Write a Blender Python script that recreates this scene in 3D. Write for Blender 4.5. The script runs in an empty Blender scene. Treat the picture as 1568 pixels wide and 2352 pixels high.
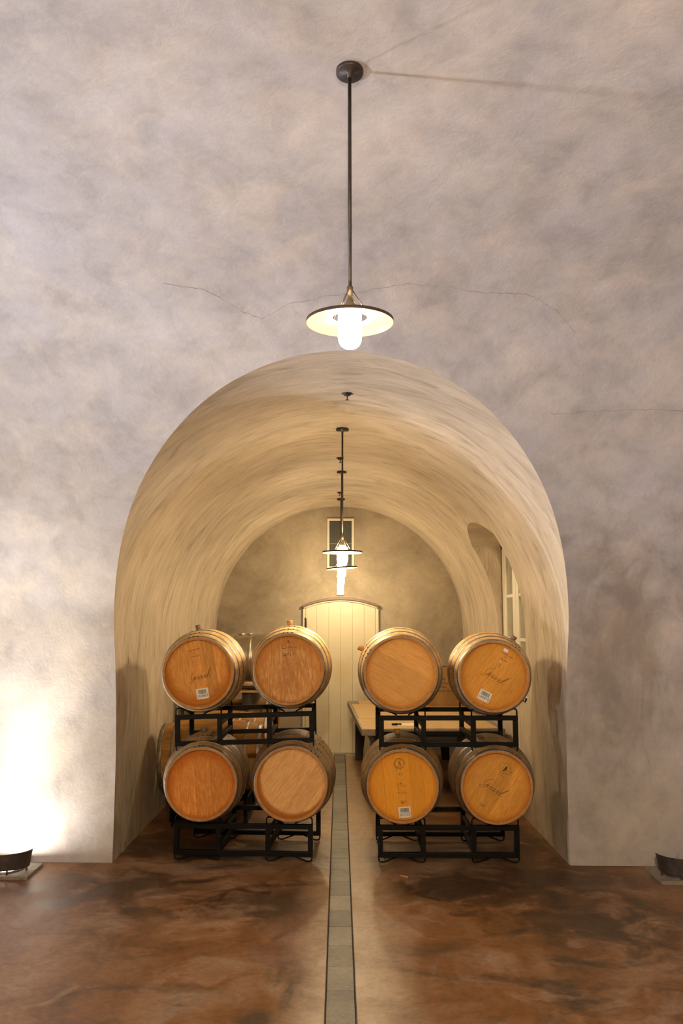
import bpy, bmesh, math, random
from mathutils import Vector, Matrix
random.seed(7)
PI = math.pi
C = bpy.context.scene.collection
SC = bpy.context.scene

# ------------------------------------------------------------------ nodes
class NT:
    def __init__(s, name, rough=0.7, metal=0.0):
        s.m = bpy.data.materials.new(name); s.m.use_nodes = True
        s.t = s.m.node_tree; s.N = s.t.nodes; s.L = s.t.links
        s.b = s.N['Principled BSDF']
        s.b.inputs['Roughness'].default_value = rough
        s.b.inputs['Metallic'].default_value = metal
    def put(s, sock, v):
        if hasattr(v, 'is_output'): s.L.new(v, sock)
        else:
            if isinstance(v, (tuple, list)) and len(v) == 3 and sock.type == 'RGBA': v = (*v, 1)
            sock.default_value = v
    def coord(s, kind='Object'):
        return s.N.new('ShaderNodeTexCoord').outputs[kind]
    def pos(s):
        return s.N.new('ShaderNodeNewGeometry').outputs['Position']
    def mapping(s, v, scale=(1, 1, 1), loc=(0, 0, 0), rot=(0, 0, 0)):
        n = s.N.new('ShaderNodeMapping'); s.put(n.inputs['Vector'], v)
        n.inputs['Scale'].default_value = scale; n.inputs['Location'].default_value = loc
        n.inputs['Rotation'].default_value = rot
        return n.outputs[0]
    def noise(s, v, scale=5, detail=4, rough=0.55, dist=0.0, col=False):
        n = s.N.new('ShaderNodeTexNoise'); s.put(n.inputs['Vector'], v)
        n.inputs['Scale'].default_value = scale; n.inputs['Detail'].default_value = min(detail, 4)
        n.inputs['Roughness'].default_value = rough; n.inputs['Distortion'].default_value = dist
        return n.outputs['Color' if col else 'Fac']
    def ramp(s, f, stops, interp='LINEAR'):
        n = s.N.new('ShaderNodeValToRGB'); s.put(n.inputs[0], f)
        cr = n.color_ramp; cr.interpolation = interp
        while len(cr.elements) < len(stops): cr.elements.new(0.5)
        for e, (p, c) in zip(cr.elements, stops):
            e.position = p; e.color = (c, c, c, 1) if isinstance(c, (int, float)) else (*c, 1)
        return n.outputs[0]
    def mix(s, f, a, b, mode='MIX'):
        n = s.N.new('ShaderNodeMix'); n.data_type = 'RGBA'; n.blend_type = mode
        s.put(n.inputs[0], f); s.put(n.inputs[6], a); s.put(n.inputs[7], b)
        return n.outputs[2]
    def math(s, op, a, b=0.0, c=0.0, clamp=False):
        n = s.N.new('ShaderNodeMath'); n.operation = op; n.use_clamp = clamp
        s.put(n.inputs[0], a); s.put(n.inputs[1], b); s.put(n.inputs[2], c)
        return n.outputs[0]
    def sep(s, v):
        n = s.N.new('ShaderNodeSeparateXYZ'); s.put(n.inputs[0], v)
        return n.outputs
    def comb(s, x, y, z):
        n = s.N.new('ShaderNodeCombineXYZ')
        s.put(n.inputs[0], x); s.put(n.inputs[1], y); s.put(n.inputs[2], z)
        return n.outputs[0]
    def white(s, v):
        n = s.N.new('ShaderNodeTexWhiteNoise'); n.noise_dimensions = '1D'; s.put(n.inputs['W'], v)
        return n.outputs['Value']
    def objrand(s):
        return s.N.new('ShaderNodeObjectInfo').outputs['Random']
    def bump(s, h, strength=0.3, dist=0.01, prev=None):
        n = s.N.new('ShaderNodeBump'); s.put(n.inputs['Height'], h)
        n.inputs['Strength'].default_value = strength; n.inputs['Distance'].default_value = dist
        if prev is not None: s.L.new(prev, n.inputs['Normal'])
        return n.outputs[0]
    def out(s, color=None, rough=None, normal=None):
        if color is not None: s.put(s.b.inputs['Base Color'], color)
        if rough is not None: s.put(s.b.inputs['Roughness'], rough)
        if normal is not None: s.put(s.b.inputs['Normal'], normal)
        return s.m

def plaster_main():
    n = NT('plaster_grey', 0.85)
    p = n.pos()
    big = n.noise(p, 0.85, 5, 0.58, 0.3)
    mid = n.noise(n.mapping(p, (1, 1, 0.8), (3, 5, 1), (0.2, 0.3, 0.5)), 4.6, 6, 0.62, 0.3)
    tint = n.noise(n.mapping(p, (1, 1, 1), (9, 2, 4)), 2.6, 5, 0.62, 0.6)
    fine = n.noise(p, 26, 5, 0.7, 0.6)
    c = n.ramp(big, [(0.28, (0.360, 0.325, 0.296)), (0.50, (0.432, 0.394, 0.360)), (0.72, (0.505, 0.466, 0.430))])
    c = n.mix(n.ramp(tint, [(0.50, 0.0), (0.70, 0.45)]), c, (0.560, 0.478, 0.385))
    c = n.mix(n.ramp(tint, [(0.34, 0.55), (0.50, 0.0)]), c, (0.428, 0.396, 0.392))
    c = n.mix(1.0, c, n.ramp(mid, [(0.28, 0.79), (0.5, 0.98), (0.72, 1.12)]), 'MULTIPLY')
    c = n.mix(1.0, c, n.ramp(fine, [(0.3, 0.95), (0.7, 1.04)]), 'MULTIPLY')
    # damp stained plaster at the right of the arch, with its own ragged outline
    x, y, z = n.sep(p)
    dx = n.math('MULTIPLY', n.math('SUBTRACT', x, 2.15), 1.25)
    dz = n.math('MULTIPLY', n.math('SUBTRACT', z, 1.75), 0.80)
    d = n.math('SQRT', n.math('ADD', n.math('MULTIPLY', dx, dx), n.math('MULTIPLY', dz, dz)))
    st = n.noise(n.mapping(p, (2.2, 2.2, 0.9), (1, 0, 2)), 1.9, 6, 0.66, 0.8)
    d = n.math('ADD', d, n.math('MULTIPLY', n.math('SUBTRACT', st, 0.5), 2.0))
    c = n.mix(n.ramp(d, [(0.15, 0.62), (0.80, 0.0)]), c, n.mix(1.0, c, (0.56, 0.46, 0.37), 'MULTIPLY'))
    sc = n.noise(n.mapping(p, (1, 1, 1), (0, 0, 7), (0.4, 0.7, 0.9)), 6.0, 2, 0.5, 2.0)
    sl = n.ramp(n.math('ABSOLUTE', n.math('SUBTRACT', sc, 0.5)), [(0.0, 0.10), (0.006, 0.0)])
    c = n.mix(sl, c, (0.66, 0.60, 0.54))
    h = n.math('ADD', n.math('MULTIPLY', mid, 0.7), n.math('MULTIPLY', fine, 0.30))
    return n.out(c, 0.82, n.bump(h, 0.24, 0.03))

def plaster_vault():
    n = NT('plaster_ochre', 0.85)
    uv = n.coord('UV')                       # u along the tunnel, v along the arc (metres)
    p = n.pos()
    st = n.noise(n.mapping(uv, (5.5, 1.7, 1)), 1.0, 7, 0.62, 1.3)
    st2 = n.noise(n.mapping(uv, (26.0, 3.6, 1), (3, 1, 0)), 1.0, 6, 0.68, 1.0)
    big = n.noise(p, 1.3, 5, 0.6, 0.5)
    c = n.ramp(st, [(0.28, (0.345, 0.268, 0.182)), (0.45, (0.470, 0.382, 0.272)), (0.60, (0.540, 0.448, 0.325)), (0.75, (0.590, 0.500, 0.372))])
    c = n.mix(1.0, c, n.ramp(big, [(0.3, 0.86), (0.7, 1.08)]), 'MULTIPLY')
    c = n.mix(1.0, c, n.ramp(st2, [(0.28, 0.88), (0.5, 1.0), (0.72, 1.06)]), 'MULTIPLY')
    h = n.math('ADD', n.math('MULTIPLY', st, 0.8), n.math('MULTIPLY', st2, 0.5))
    return n.out(c, 0.8, n.bump(h, 0.6, 0.04))

def plaster_end():
    n = NT('plaster_brown', 0.85)
    p = n.pos()
    big = n.noise(p, 1.1, 6, 0.62, 1.0)
    fine = n.noise(p, 14, 5, 0.7, 0.6)
    c = n.ramp(big, [(0.3, (0.215, 0.168, 0.110)), (0.5, (0.310, 0.248, 0.168)), (0.7, (0.40, 0.322, 0.218))])
    c = n.mix(1.0, c, n.ramp(fine, [(0.3, 0.88), (0.7, 1.08)]), 'MULTIPLY')
    # pale rim and grey efflorescence around the door
    x, y, z = n.sep(p)
    dx = n.math('MAXIMUM', n.math('SUBTRACT', n.math('ABSOLUTE', n.math('SUBTRACT', x, 0.02)), 0.5), 0.0)
    ef = n.noise(p, 5.5, 5, 0.7, 1.5)
    d = n.math('ADD', dx, n.math('MULTIPLY', n.math('SUBTRACT', ef, 0.5), 0.5))
    m = n.math('MULTIPLY', n.ramp(d, [(0.02, 0.6), (0.22, 0.0)]), n.ramp(z, [(0.0, 1.0), (1.0, 1.0)]))
    m = n.math('MULTIPLY', m, n.math('LESS_THAN', z, 2.05))
    c = n.mix(m, c, (0.30, 0.275, 0.215))
    return n.out(c, 0.82, n.bump(n.math('ADD', big, n.math('MULTIPLY', fine, 0.4)), 0.3, 0.03))

def floor_mat():
    n = NT('stained_concrete', 0.4)
    p = n.pos()
    x, y, z = n.sep(p)
    a = n.noise(n.mapping(p, (1, 0.8, 1)), 1.1, 7, 0.64, 0.9)
    b = n.noise(n.mapping(p, (1, 1, 1), (5, 3, 0)), 3.2, 8, 0.68, 0.8)
    d = n.noise(n.mapping(p, (0.8, 1, 1), (2, 8, 0)), 1.5, 5, 0.6, 0.9)
    e = n.noise(n.mapping(p, (1, 1, 1), (12, 1, 0)), 0.8, 3, 0.5, 0.7)
    f = n.noise(p, 22, 6, 0.75, 0.5)
    c = n.ramp(a, [(0.32, (0.130, 0.062, 0.026)), (0.46, (0.205, 0.096, 0.038)), (0.58, (0.270, 0.150, 0.078)), (0.72, (0.250, 0.178, 0.120))])
    c = n.mix(n.ramp(b, [(0.36, 0.80), (0.50, 0.0)]), c, (0.190, 0.078, 0.020))
    c = n.mix(n.ramp(b, [(0.54, 0.0), (0.70, 0.70)]), c, (0.310, 0.215, 0.145))
    c = n.mix(n.ramp(d, [(0.34, 0.85), (0.46, 0.0)]), c, (0.060, 0.038, 0.022))
    c = n.mix(n.ramp(e, [(0.585, 0.0), (0.600, 0.42)]), c, (0.150, 0.082, 0.066))
    # dark stains by the racks; those beneath them also paint in rack shade
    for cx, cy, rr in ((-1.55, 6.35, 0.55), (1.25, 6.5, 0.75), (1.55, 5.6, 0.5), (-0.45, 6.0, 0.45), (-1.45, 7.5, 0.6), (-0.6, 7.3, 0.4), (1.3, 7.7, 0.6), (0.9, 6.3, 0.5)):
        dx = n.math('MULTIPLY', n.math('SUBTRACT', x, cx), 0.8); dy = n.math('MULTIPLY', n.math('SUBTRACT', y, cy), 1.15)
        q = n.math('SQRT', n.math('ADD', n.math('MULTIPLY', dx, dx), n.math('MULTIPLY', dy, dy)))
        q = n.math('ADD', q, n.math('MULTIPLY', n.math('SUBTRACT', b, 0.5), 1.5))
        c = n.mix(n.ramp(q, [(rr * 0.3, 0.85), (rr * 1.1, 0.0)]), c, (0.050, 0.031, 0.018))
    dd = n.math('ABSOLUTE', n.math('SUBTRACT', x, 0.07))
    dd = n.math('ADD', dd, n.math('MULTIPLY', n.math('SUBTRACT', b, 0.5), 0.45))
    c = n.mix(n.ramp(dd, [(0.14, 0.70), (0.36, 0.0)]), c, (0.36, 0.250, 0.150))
    c = n.mix(1.0, c, n.ramp(f, [(0.25, 0.70), (0.5, 1.0), (0.78, 1.30)]), 'MULTIPLY')
    sp = n.noise(p, 70, 3, 0.6)
    c = n.mix(n.ramp(sp, [(0.71, 0.0), (0.76, 0.5)]), c, (0.45, 0.38, 0.30))
    r = n.ramp(b, [(0.3, 0.34), (0.7, 0.54)])
    n.b.inputs['Specular IOR Level'].default_value = 0.22
    return n.out(c, r, n.bump(n.math('ADD', b, n.math('MULTIPLY', f, 0.3)), 0.12, 0.01))

def slate_mat():
    n = NT('slate_tile', 0.6)
    p = n.pos()
    a = n.noise(p, 3.5, 5, 0.6, 0.6); f = n.noise(p, 45, 5, 0.75, 1.0)
    tile = n.white(n.math('FLOOR', n.math('DIVIDE', n.math('SUBTRACT', n.sep(p)[1], TILE0), 0.3055)))
    c = n.ramp(a, [(0.3, (0.145, 0.128, 0.096)), (0.7, (0.235, 0.205, 0.155))])
    c = n.mix(1.0, c, n.ramp(tile, [(0.0, 0.72), (1.0, 1.18)]), 'MULTIPLY')
    c = n.mix(1.0, c, n.ramp(f, [(0.3, 0.75), (0.7, 1.25)]), 'MULTIPLY')
    return n.out(c, 0.55, n.bump(f, 0.4, 0.006))

def head_mat(name, base, dark, stain, stain_w=0.5, stain_side=0.0, plank=0.09, figure=0.4):
    """flat oak head: planks run along local z"""
    n = NT(name, 0.55)
    p = n.coord('Object')
    x, y, z = n.sep(p)
    rnd = n.objrand()
    k = n.math('ADD', n.math('DIVIDE', x, plank), 20.37)
    idx = n.math('FLOOR', k); fr = n.math('FRACT', k)
    tint = n.white(n.math('ADD', idx, n.math('MULTIPLY', rnd, 53.0)))
    off = n.math('MULTIPLY', n.math('ADD', idx, n.math('MULTIPLY', rnd, 17.0)), 3.7)
    v = n.comb(n.math('ADD', x, off), off, z)
    grain = n.noise(n.mapping(v, (150, 1, 12)), 1.0, 5, 0.62, 0.5)
    fig = n.noise(n.mapping(v, (26, 1, 7)), 1.0, 4, 0.6, 2.2)
    c = n.mix(n.ramp(grain, [(0.34, 0.85), (0.58, 0.0)]), base, dark)
    c = n.mix(n.math('MULTIPLY', n.ramp(fig, [(0.42, 0.9), (0.60, 0.0)]), figure), c, dark)
    c = n.mix(1.0, c, n.ramp(tint, [(0.0, 0.84), (1.0, 1.10)]), 'MULTIPLY')
    line = n.ramp(n.math('ABSOLUTE', n.math('SUBTRACT', fr, 0.5)), [(0.486, 0.0), (0.497, 0.55)])
    c = n.mix(line, c, (dark[0] * .45, dark[1] * .38, dark[2] * .35))
    r = n.math('SQRT', n.math('ADD', n.math('MULTIPLY', x, x), n.math('MULTIPLY', z, z)))
    wob = n.noise(n.mapping(p, (14, 14, 14)), 1.0, 5, 0.65, 0.8)
    r2 = n.math('ADD', r, n.math('MULTIPLY', n.math('SUBTRACT', wob, 0.5), 0.09))
    # wine stain that crept in from the croze; stain_side pushes it towards local -z
    r2 = n.math('SUBTRACT', r2, n.math('MULTIPLY', z, stain_side))
    c = n.mix(n.ramp(r2, [(0.188, 0.0), (0.250, stain_w)]), c, stain)
    n.b.inputs['Specular IOR Level'].default_value = 0.18
    return n.out(c, 0.6, n.bump(grain, 0.12, 0.002))

def stave_mat(name, base, dark, grime):
    n = NT(name, 0.55)
    p = n.coord('Object')
    x, y, z = n.sep(p)
    rnd = n.objrand()
    ang = n.math('ARCTAN2', x, z)
    k = n.math('MULTIPLY', n.math('ADD', ang, PI), 30 / (2 * PI))
    idx = n.math('FLOOR', k); fr = n.math('FRACT', k)
    tint = n.white(n.math('ADD', idx, n.math('MULTIPLY', rnd, 91.0)))
    v = n.comb(n.math('MULTIPLY', ang, 0.33), y, n.math('MULTIPLY', rnd, 30.0))
    grain = n.noise(n.mapping(v, (120, 5, 1)), 1.0, 5, 0.6, 0.4)
    g2 = n.noise(n.mapping(v, (7, 3.5, 1)), 1.0, 5, 0.62, 1.0)
    c = n.mix(n.ramp(grain, [(0.35, 0.7), (0.62, 0.0)]), base, dark)
    c = n.mix(1.0, c, n.ramp(tint, [(0.0, 0.78), (1.0, 1.10)]), 'MULTIPLY')
    c = n.mix(n.ramp(g2, [(0.45, 0.0), (0.70, 0.7)]), c, grime)
    line = n.ramp(n.math('ABSOLUTE', n.math('SUBTRACT', fr, 0.5)), [(0.475, 0.0), (0.495, 0.6)])
    c = n.mix(line, c, (dark[0] * .4, dark[1] * .35, dark[2] * .3))
    n.b.inputs['Specular IOR Level'].default_value = 0.2
    return n.out(c, 0.6, n.bump(n.math('SUBTRACT', grain, line), 0.15, 0.002))

def metal_hoop():
    n = NT('galvanised_hoop', 0.42, 0.75)
    p = n.coord('Object')
    a = n.noise(p, 14, 5, 0.6, 0.8)
    c = n.ramp(a, [(0.35, (0.185, 0.155, 0.125)), (0.65, (0.36, 0.33, 0.29))])
    return n.out(c, n.ramp(a, [(0.3, 0.55), (0.7, 0.36)]))

def simple(name, col, rough=0.6, metal=0.0, var=0.0, scale=12, bump=0.0, kind='Object'):
    n = NT(name, rough, metal)
    if var <= 0 and bump <= 0: return n.out(tuple(col))
    f = n.noise(n.coord(kind), scale, 5, 0.6, 0.4)
    c = n.mix(1.0, tuple(col), n.ramp(f, [(0.3, 1 - var), (0.7, 1 + var)]), 'MULTIPLY')
    return n.out(c, rough, n.bump(f, bump, 0.004) if bump else None)

def emissive(name, col, strength):
    n = NT(name, 0.5)
    n.out((0.9, 0.88, 0.82))
    n.b.inputs['Emission Color'].default_value = (*col, 1)
    n.b.inputs['Emission Strength'].default_value = strength
    return n.m

# ------------------------------------------------------------------ mesh helpers
class MB:
    def __init__(s): s.v = []; s.f = []; s.mi = []; s.sm = []; s.uv = {}
    def add(s, vs, fs, mi=0, smooth=False, M=None):
        o = len(s.v)
        s.v += [tuple(M @ Vector(v)) if M is not None else tuple(v) for v in vs]
        for f in fs: s.f.append(tuple(i + o for i in f)); s.mi.append(mi); s.sm.append(smooth)
    def box(s, a, b, mi=0, M=None):
        x0, y0, z0 = a; x1, y1, z1 = b
        vs = [(x, y, z) for x in (x0, x1) for y in (y0, y1) for z in (z0, z1)]
        s.add(vs, [(0, 1, 3, 2), (4, 6, 7, 5), (0, 4, 5, 1), (2, 3, 7, 6), (0, 2, 6, 4), (1, 5, 7, 3)], mi, False, M)
    def lathe(s, prof, n=48, axis='Z', mi=0, M=None, smooth=True, close=False):
        vs = []; fs = []
        m = len(prof)
        for i in range(n):
            a = 2 * PI * i / n
            for r, h in prof:
                if axis == 'Z': vs.append((r * math.cos(a), r * math.sin(a), h))
                else: vs.append((r * math.sin(a), h, r * math.cos(a)))
        for i in range(n):
            j = (i + 1) % n
            for k in range(m if close else m - 1):
                k2 = (k + 1) % m
                fs.append((i * m + k, j * m + k, j * m + k2, i * m + k2))
        s.add(vs, fs, mi, smooth, M)
    def tube(s, pts, r, n=8, mi=0, M=None, caps=True):
        P = [Vector(p) for p in pts]; vs = []; fs = []
        up = None
        for i, p in enumerate(P):
            if i == 0: d = P[1] - P[0]
            elif i == len(P) - 1: d = P[-1] - P[-2]
            else: d = (P[i + 1] - p).normalized() + (p - P[i - 1]).normalized()
            d = d.normalized()
            if up is None:
                up = Vector((0, 0, 1)) if abs(d.z) < 0.9 else Vector((0, 1, 0))
            u = (up - d * up.dot(d))
            if u.length < 1e-4: u = Vector((1, 0, 0)) - d * d.x
            u.normalize(); w = d.cross(u); up = u
            rr = r[i] if isinstance(r, (list, tuple)) else r
            for k in range(n):
                a = 2 * PI * k / n
                vs.append(tuple(p + (u * math.cos(a) + w * math.sin(a)) * rr))
        for i in range(len(P) - 1):
            for k in range(n):
                k2 = (k + 1) % n
                fs.append((i * n + k, i * n + k2, (i + 1) * n + k2, (i + 1) * n + k))
        if caps:
            fs.append(tuple(range(n))[::-1]); fs.append(tuple((len(P) - 1) * n + k for k in range(n)))
        s.add(vs, fs, mi, True, M)
    def prism(s, poly, h0, h1, axis='Y', mi=0, M=None):
        n = len(poly)
        def q(a, b, h): return (a, h, b) if axis == 'Y' else ((a, b, h) if axis == 'Z' else (h, a, b))
        vs = [q(a, b, h0) for a, b in poly] + [q(a, b, h1) for a, b in poly]
        fs = [tuple(range(n)), tuple(range(2 * n - 1, n - 1, -1))]
        fs += [(i, (i + 1) % n, n + (i + 1) % n, n + i) for i in range(n)]
        s.add(vs, fs, mi, False, M)
    def ribbon(s, pts, w, M=None, mi=0, y=0.0):
        """thin flat stroke in the x-z plane"""
        P = [Vector((a, b)) for a, b in pts]; L = []; R = []
        for i, p in enumerate(P):
            d = (P[min(i + 1, len(P) - 1)] - P[max(i - 1, 0)])
            d = d.normalized() if d.length > 1e-9 else Vector((1, 0))
            nn = Vector((-d.y, d.x))
            ww = w[i] if isinstance(w, (list, tuple)) else w
            L.append(p + nn * ww / 2); R.append(p - nn * ww / 2)
        vs = [(q.x, y, q.y) for q in L] + [(q.x, y, q.y) for q in R]
        n = len(P)
        s.add(vs, [(i, i + 1, n + i + 1, n + i) for i in range(n - 1)], mi, False, M)
    def grid(s, rows, uvf=None, mi=0, smooth=True):
        """rows: list of equally long vertex rows"""
        o = len(s.v); w = len(rows[0])
        vs = [p for r in rows for p in r]
        fs = [(i * w + j, i * w + j + 1, (i + 1) * w + j + 1, (i + 1) * w + j) for i in range(len(rows) - 1) for j in range(w - 1)]
        s.add(vs, fs, mi, smooth)
        if uvf:
            for i, r in enumerate(uvf):
                for j, q in enumerate(r): s.uv[o + i * w + j] = q
    def build(s, name, mats, parent=None, bevel=0.0, merge=False, recalc=True, loc=None, rot=None):
        me = bpy.data.meshes.new(name)
        me.from_pydata(s.v, [], s.f)
        if not isinstance(mats, (list, tuple)): mats = [mats]
        for m in mats: me.materials.append(m)
        for p, mi, sm in zip(me.polygons, s.mi, s.sm):
            p.material_index = mi; p.use_smooth = sm
        if s.uv:
            l = me.uv_layers.new(name='UVMap')
            for lp in me.loops: l.data[lp.index].uv = s.uv.get(lp.vertex_index, (0, 0))
        if recalc:
            bm = bmesh.new(); bm.from_mesh(me)
            if merge: bmesh.ops.remove_doubles(bm, verts=bm.verts, dist=1e-5)
            bmesh.ops.recalc_face_normals(bm, faces=bm.faces)
            bm.to_mesh(me); bm.free()
        me.update()
        o = bpy.data.objects.new(name, me); C.objects.link(o)
        if parent is not None: o.parent = parent
        if loc: o.location = loc
        if rot: o.rotation_euler = rot
        if bevel > 0:
            b = o.modifiers.new('bevel', 'BEVEL'); b.width = bevel; b.segments = 2
            b.limit_method = 'ANGLE'; b.angle_limit = math.radians(40)
        return o

def thing(name, label, cat, loc=(0, 0, 0), rot=(0, 0, 0), group=None):
    o = bpy.data.objects.new(name, None); C.objects.link(o)
    o.empty_display_size = 0.1
    o.location = loc; o.rotation_euler = rot
    o['label'] = label; o['category'] = cat
    if group: o['group'] = group
    return o
def tag(o, label, cat, group=None):
    o['label'] = label; o['category'] = cat
    if group: o['group'] = group
    return o
def struct(o): o['kind'] = 'structure'; return o
def copy_tree(o, parent=None):
    c = o.copy(); C.objects.link(c); c.parent = parent
    for ch in o.children: copy_tree(ch, c)
    return c

def text_geo(s, size, align='CENTER', shear=0.0, spacing=1.0):
    cu = bpy.data.curves.new('t', 'FONT'); cu.body = s; cu.size = size
    cu.align_x = align; cu.align_y = 'CENTER'; cu.shear = shear; cu.space_character = spacing
    cu.resolution_u = 3
    o = bpy.data.objects.new('t', cu); C.objects.link(o)
    dg = bpy.context.evaluated_depsgraph_get(); dg.update()
    me = bpy.data.meshes.new_from_object(o.evaluated_get(dg))
    vs = [tuple(v.co) for v in me.vertices]; fs = [tuple(p.vertices) for p in me.polygons]
    bpy.data.objects.remove(o); bpy.data.curves.remove(cu); bpy.data.meshes.remove(me)
    return vs, fs
def put_text(mb, s, size, x, z, y, rot=0.0, align='CENTER', mi=0, shear=0.0, spacing=1.0, sx=1.0):
    vs, fs = text_geo(s, size, align, shear, spacing)
    c, q = math.cos(rot), math.sin(rot)
    out = []
    for a, b, _ in vs:
        a *= sx
        out.append((x + a * c - b * q, y, z + a * q + b * c))
    mb.add(out, fs, mi)

# ------------------------------------------------------------------ key measures (metres)
# x = right, y = away from the camera, z = up; side tunnel runs along y
XC, R, ZS = 0.005, 1.745, 1.72           # axis, radius and spring height of the side tunnel
YEND = 12.46                             # its end wall
TILE0 = 0.066
SK = -0.025                              # the main tunnel runs very slightly askew
# half section of the main tunnel, (distance y, height z), from the foot of the arched wall to the crown
SEC = [(6.92, 0.0), (6.93, 0.5), (6.92, 0.9), (6.87, 1.28), (6.77, 1.70), (6.62, 2.05), (6.36, 2.38), (6.03, 2.70),
       (5.73, 2.97), (5.42, 3.22), (5.09, 3.48), (4.70, 3.68), (4.22, 3.85), (3.72, 3.96), (3.23, 4.025), (2.75, 4.06), (2.30, 4.07)]
def catmull(P, n=8):
    out = []
    for i in range(len(P) - 1):
        p0 = P[max(i - 1, 0)]; p1 = P[i]; p2 = P[i + 1]; p3 = P[min(i + 2, len(P) - 1)]
        for k in range(n):
            t = k / n
            out.append(tuple(0.5 * ((2 * b) + (-a + c) * t + (2 * a - 5 * b + 4 * c - d) * t * t + (-a + 3 * b - 3 * c + d) * t ** 3)
                             for a, b, c, d in zip(p0, p1, p2, p3)))
    out.append(P[-1]); return out
PROF = catmull(SEC)
def ysec(z):
    for (y0, z0), (y1, z1) in zip(PROF, PROF[1:]):
        if z0 <= z <= z1: return y0 + (y1 - y0) * ((z - z0) / max(z1 - z0, 1e-9))
    return PROF[-1][0]
def slen(z):      # rough arc length at height z for texture
    return z
ZSPLIT = 3.52
XL, XR = -7.5, 7.5

M_main = plaster_main(); M_vault = plaster_vault(); M_end = plaster_end()
M_floor = floor_mat(); M_slate = slate_mat()
M_dark = simple('dark_gap', (0.03, 0.025, 0.02), 0.9)
M_joint = simple('drain_edge_metal', (0.10, 0.075, 0.055), 0.5, 0.5, 0.2, 20)
M_crack = simple('plaster_crack', (0.22, 0.175, 0.15), 0.9)

# ------------------------------------------------------------------ floor
mb = MB()
mb.box((XL, -2.6, -0.06), (-0.0715, 8.2, 0)); mb.box((0.0845, -2.6, -0.06), (XR, 8.2, 0))
mb.box((-2.2, 8.2, -0.06), (-0.0715, YEND + 0.1, 0)); mb.box((0.0845, 8.2, -0.06), (2.3, YEND + 0.1, 0))
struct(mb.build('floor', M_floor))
mb = MB()
k = -9
while TILE0 + 0.3055 * k < YEND:
    y0 = TILE0 + 0.3055 * k; y1 = min(y0 + 0.3055, YEND)
    mb.box((-0.0625, y0 + 0.0015, -0.04), (0.0755, y1 - 0.0015, -0.003 + random.uniform(-0.001, 0.001)), 0)
    k += 1
mb.box((-0.0715, -2.6, -0.06), (0.0845, YEND, -0.03), 1)
mb.box((-0.0710, -2.6, -0.05), (-0.0665, YEND, 0.0015), 2); mb.box((0.0795, -2.6, -0.05), (0.0840, YEND, 0.0015), 2)
struct(mb.build('trim_1', [M_slate, M_dark, M_joint], bevel=0.002))['label'] = 'strip of square-cut slate tiles let into the floor between metal edges'

# ------------------------------------------------------------------ arched wall of the main tunnel
def wy(x, z): return ysec(z) + SK * x
mb = MB()
NB, NT_ = 26, 44
zlow = [ZS * i / NB for i in range(NB + 1)]
zhi = [ZS + (ZSPLIT - ZS) * i / NT_ for i in range(NT_ + 1)]
zall = zlow + zhi[1:]
for x0, x1 in ((XL, XC - R), (XC + R, XR)):
    xs = [x0 + (x1 - x0) * i / 24 for i in range(25)]
    mb.grid([[(x, wy(x, z), z) for z in zall] for x in xs])
rows = []
for i in range(97):
    a = PI - PI * i / 96
    x = XC + R * math.cos(a); za = ZS + R * math.sin(a)
    rows.append([(x, wy(x, za + (ZSPLIT - za) * k / 30), za + (ZSPLIT - za) * k / 30) for k in range(31)])
mb.grid(rows)
# hairline cracks above the arch, narrow dark gashes lying on the plaster
def crack(pts, w):
    P = []
    for (xa, za), (xb, zb) in zip(pts, pts[1:]):
        for k in range(10):
            t = k / 10
            P.append((xa + (xb - xa) * t, za + (zb - za) * t + random.uniform(-0.005, 0.005)))
    vs = []
    for x, z in P:
        ww = w * random.uniform(0.3, 1.0)
        for q in (z - ww, z + ww): vs.append((x, wy(x, q) - 0.0012, q - 0.0008))
    mb.add(vs, [(2 * i, 2 * i + 1, 2 * i + 3, 2 * i + 2) for i in range(len(P) - 1)], 1)
crack([(1.35, 3.16), (1.60, 3.17), (1.95, 3.18), (2.25, 3.17), (2.5, 3.12)], 0.0010)
o = struct(mb.build('wall_front', [M_main, M_crack], merge=True)); o['label'] = 'grey-beige plaster wall with the arched opening'
# crown of the main tunnel, over to the near side
up = [(y, z) for y, z in PROF if z >= ZSPLIT]
up = [(ysec(ZSPLIT), ZSPLIT)] + up
full = up + [(4.6 - y, z) for y, z in up[-2::-1]]
mb = MB()
xs = [XL + (XR - XL) * i / 48 for i in range(49)]
mb.grid([[(x, y + SK * x, z) for y, z in full] for x in xs])
def crack2(pts, w):
    P = []
    for (xa, ya), (xb, yb) in zip(pts, pts[1:]):
        for k in range(12):
            t = k / 12
            P.append((xa + (xb - xa) * t, ya + (yb - ya) * t + random.uniform(-0.006, 0.006)))
    def zc(y):
        for (y0, z0), (y1, z1) in zip(full, full[1:]):
            if y1 <= y <= y0: return z0 + (z1 - z0) * ((y - y0) / (y1 - y0))
        return ZSPLIT
    vs = []
    for x, y in P:
        ww = w * random.uniform(0.3, 1.0)
        for q in (y - ww, y + ww): vs.append((x, q, zc(q - SK * x) - 0.0015))
    mb.add(vs, [(2 * i, 2 * i + 1, 2 * i + 3, 2 * i + 2) for i in range(len(P) - 1)], 1)
crack2([(-0.98, 4.66), (-0.75, 4.70), (-0.55, 4.86), (-0.45, 4.90), (-0.30, 4.80), (-0.10, 4.74), (0.12, 4.70), (0.36, 4.64), (0.62, 4.66),
        (0.80, 4.70), (1.05, 4.70), (1.25, 4.82), (1.40, 4.98)], 0.0014)
o = struct(mb.build('ceiling', [M_main, M_crack], merge=True)); o['label'] = 'vaulted plaster ceiling of the main tunnel'
mb = MB()
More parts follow.
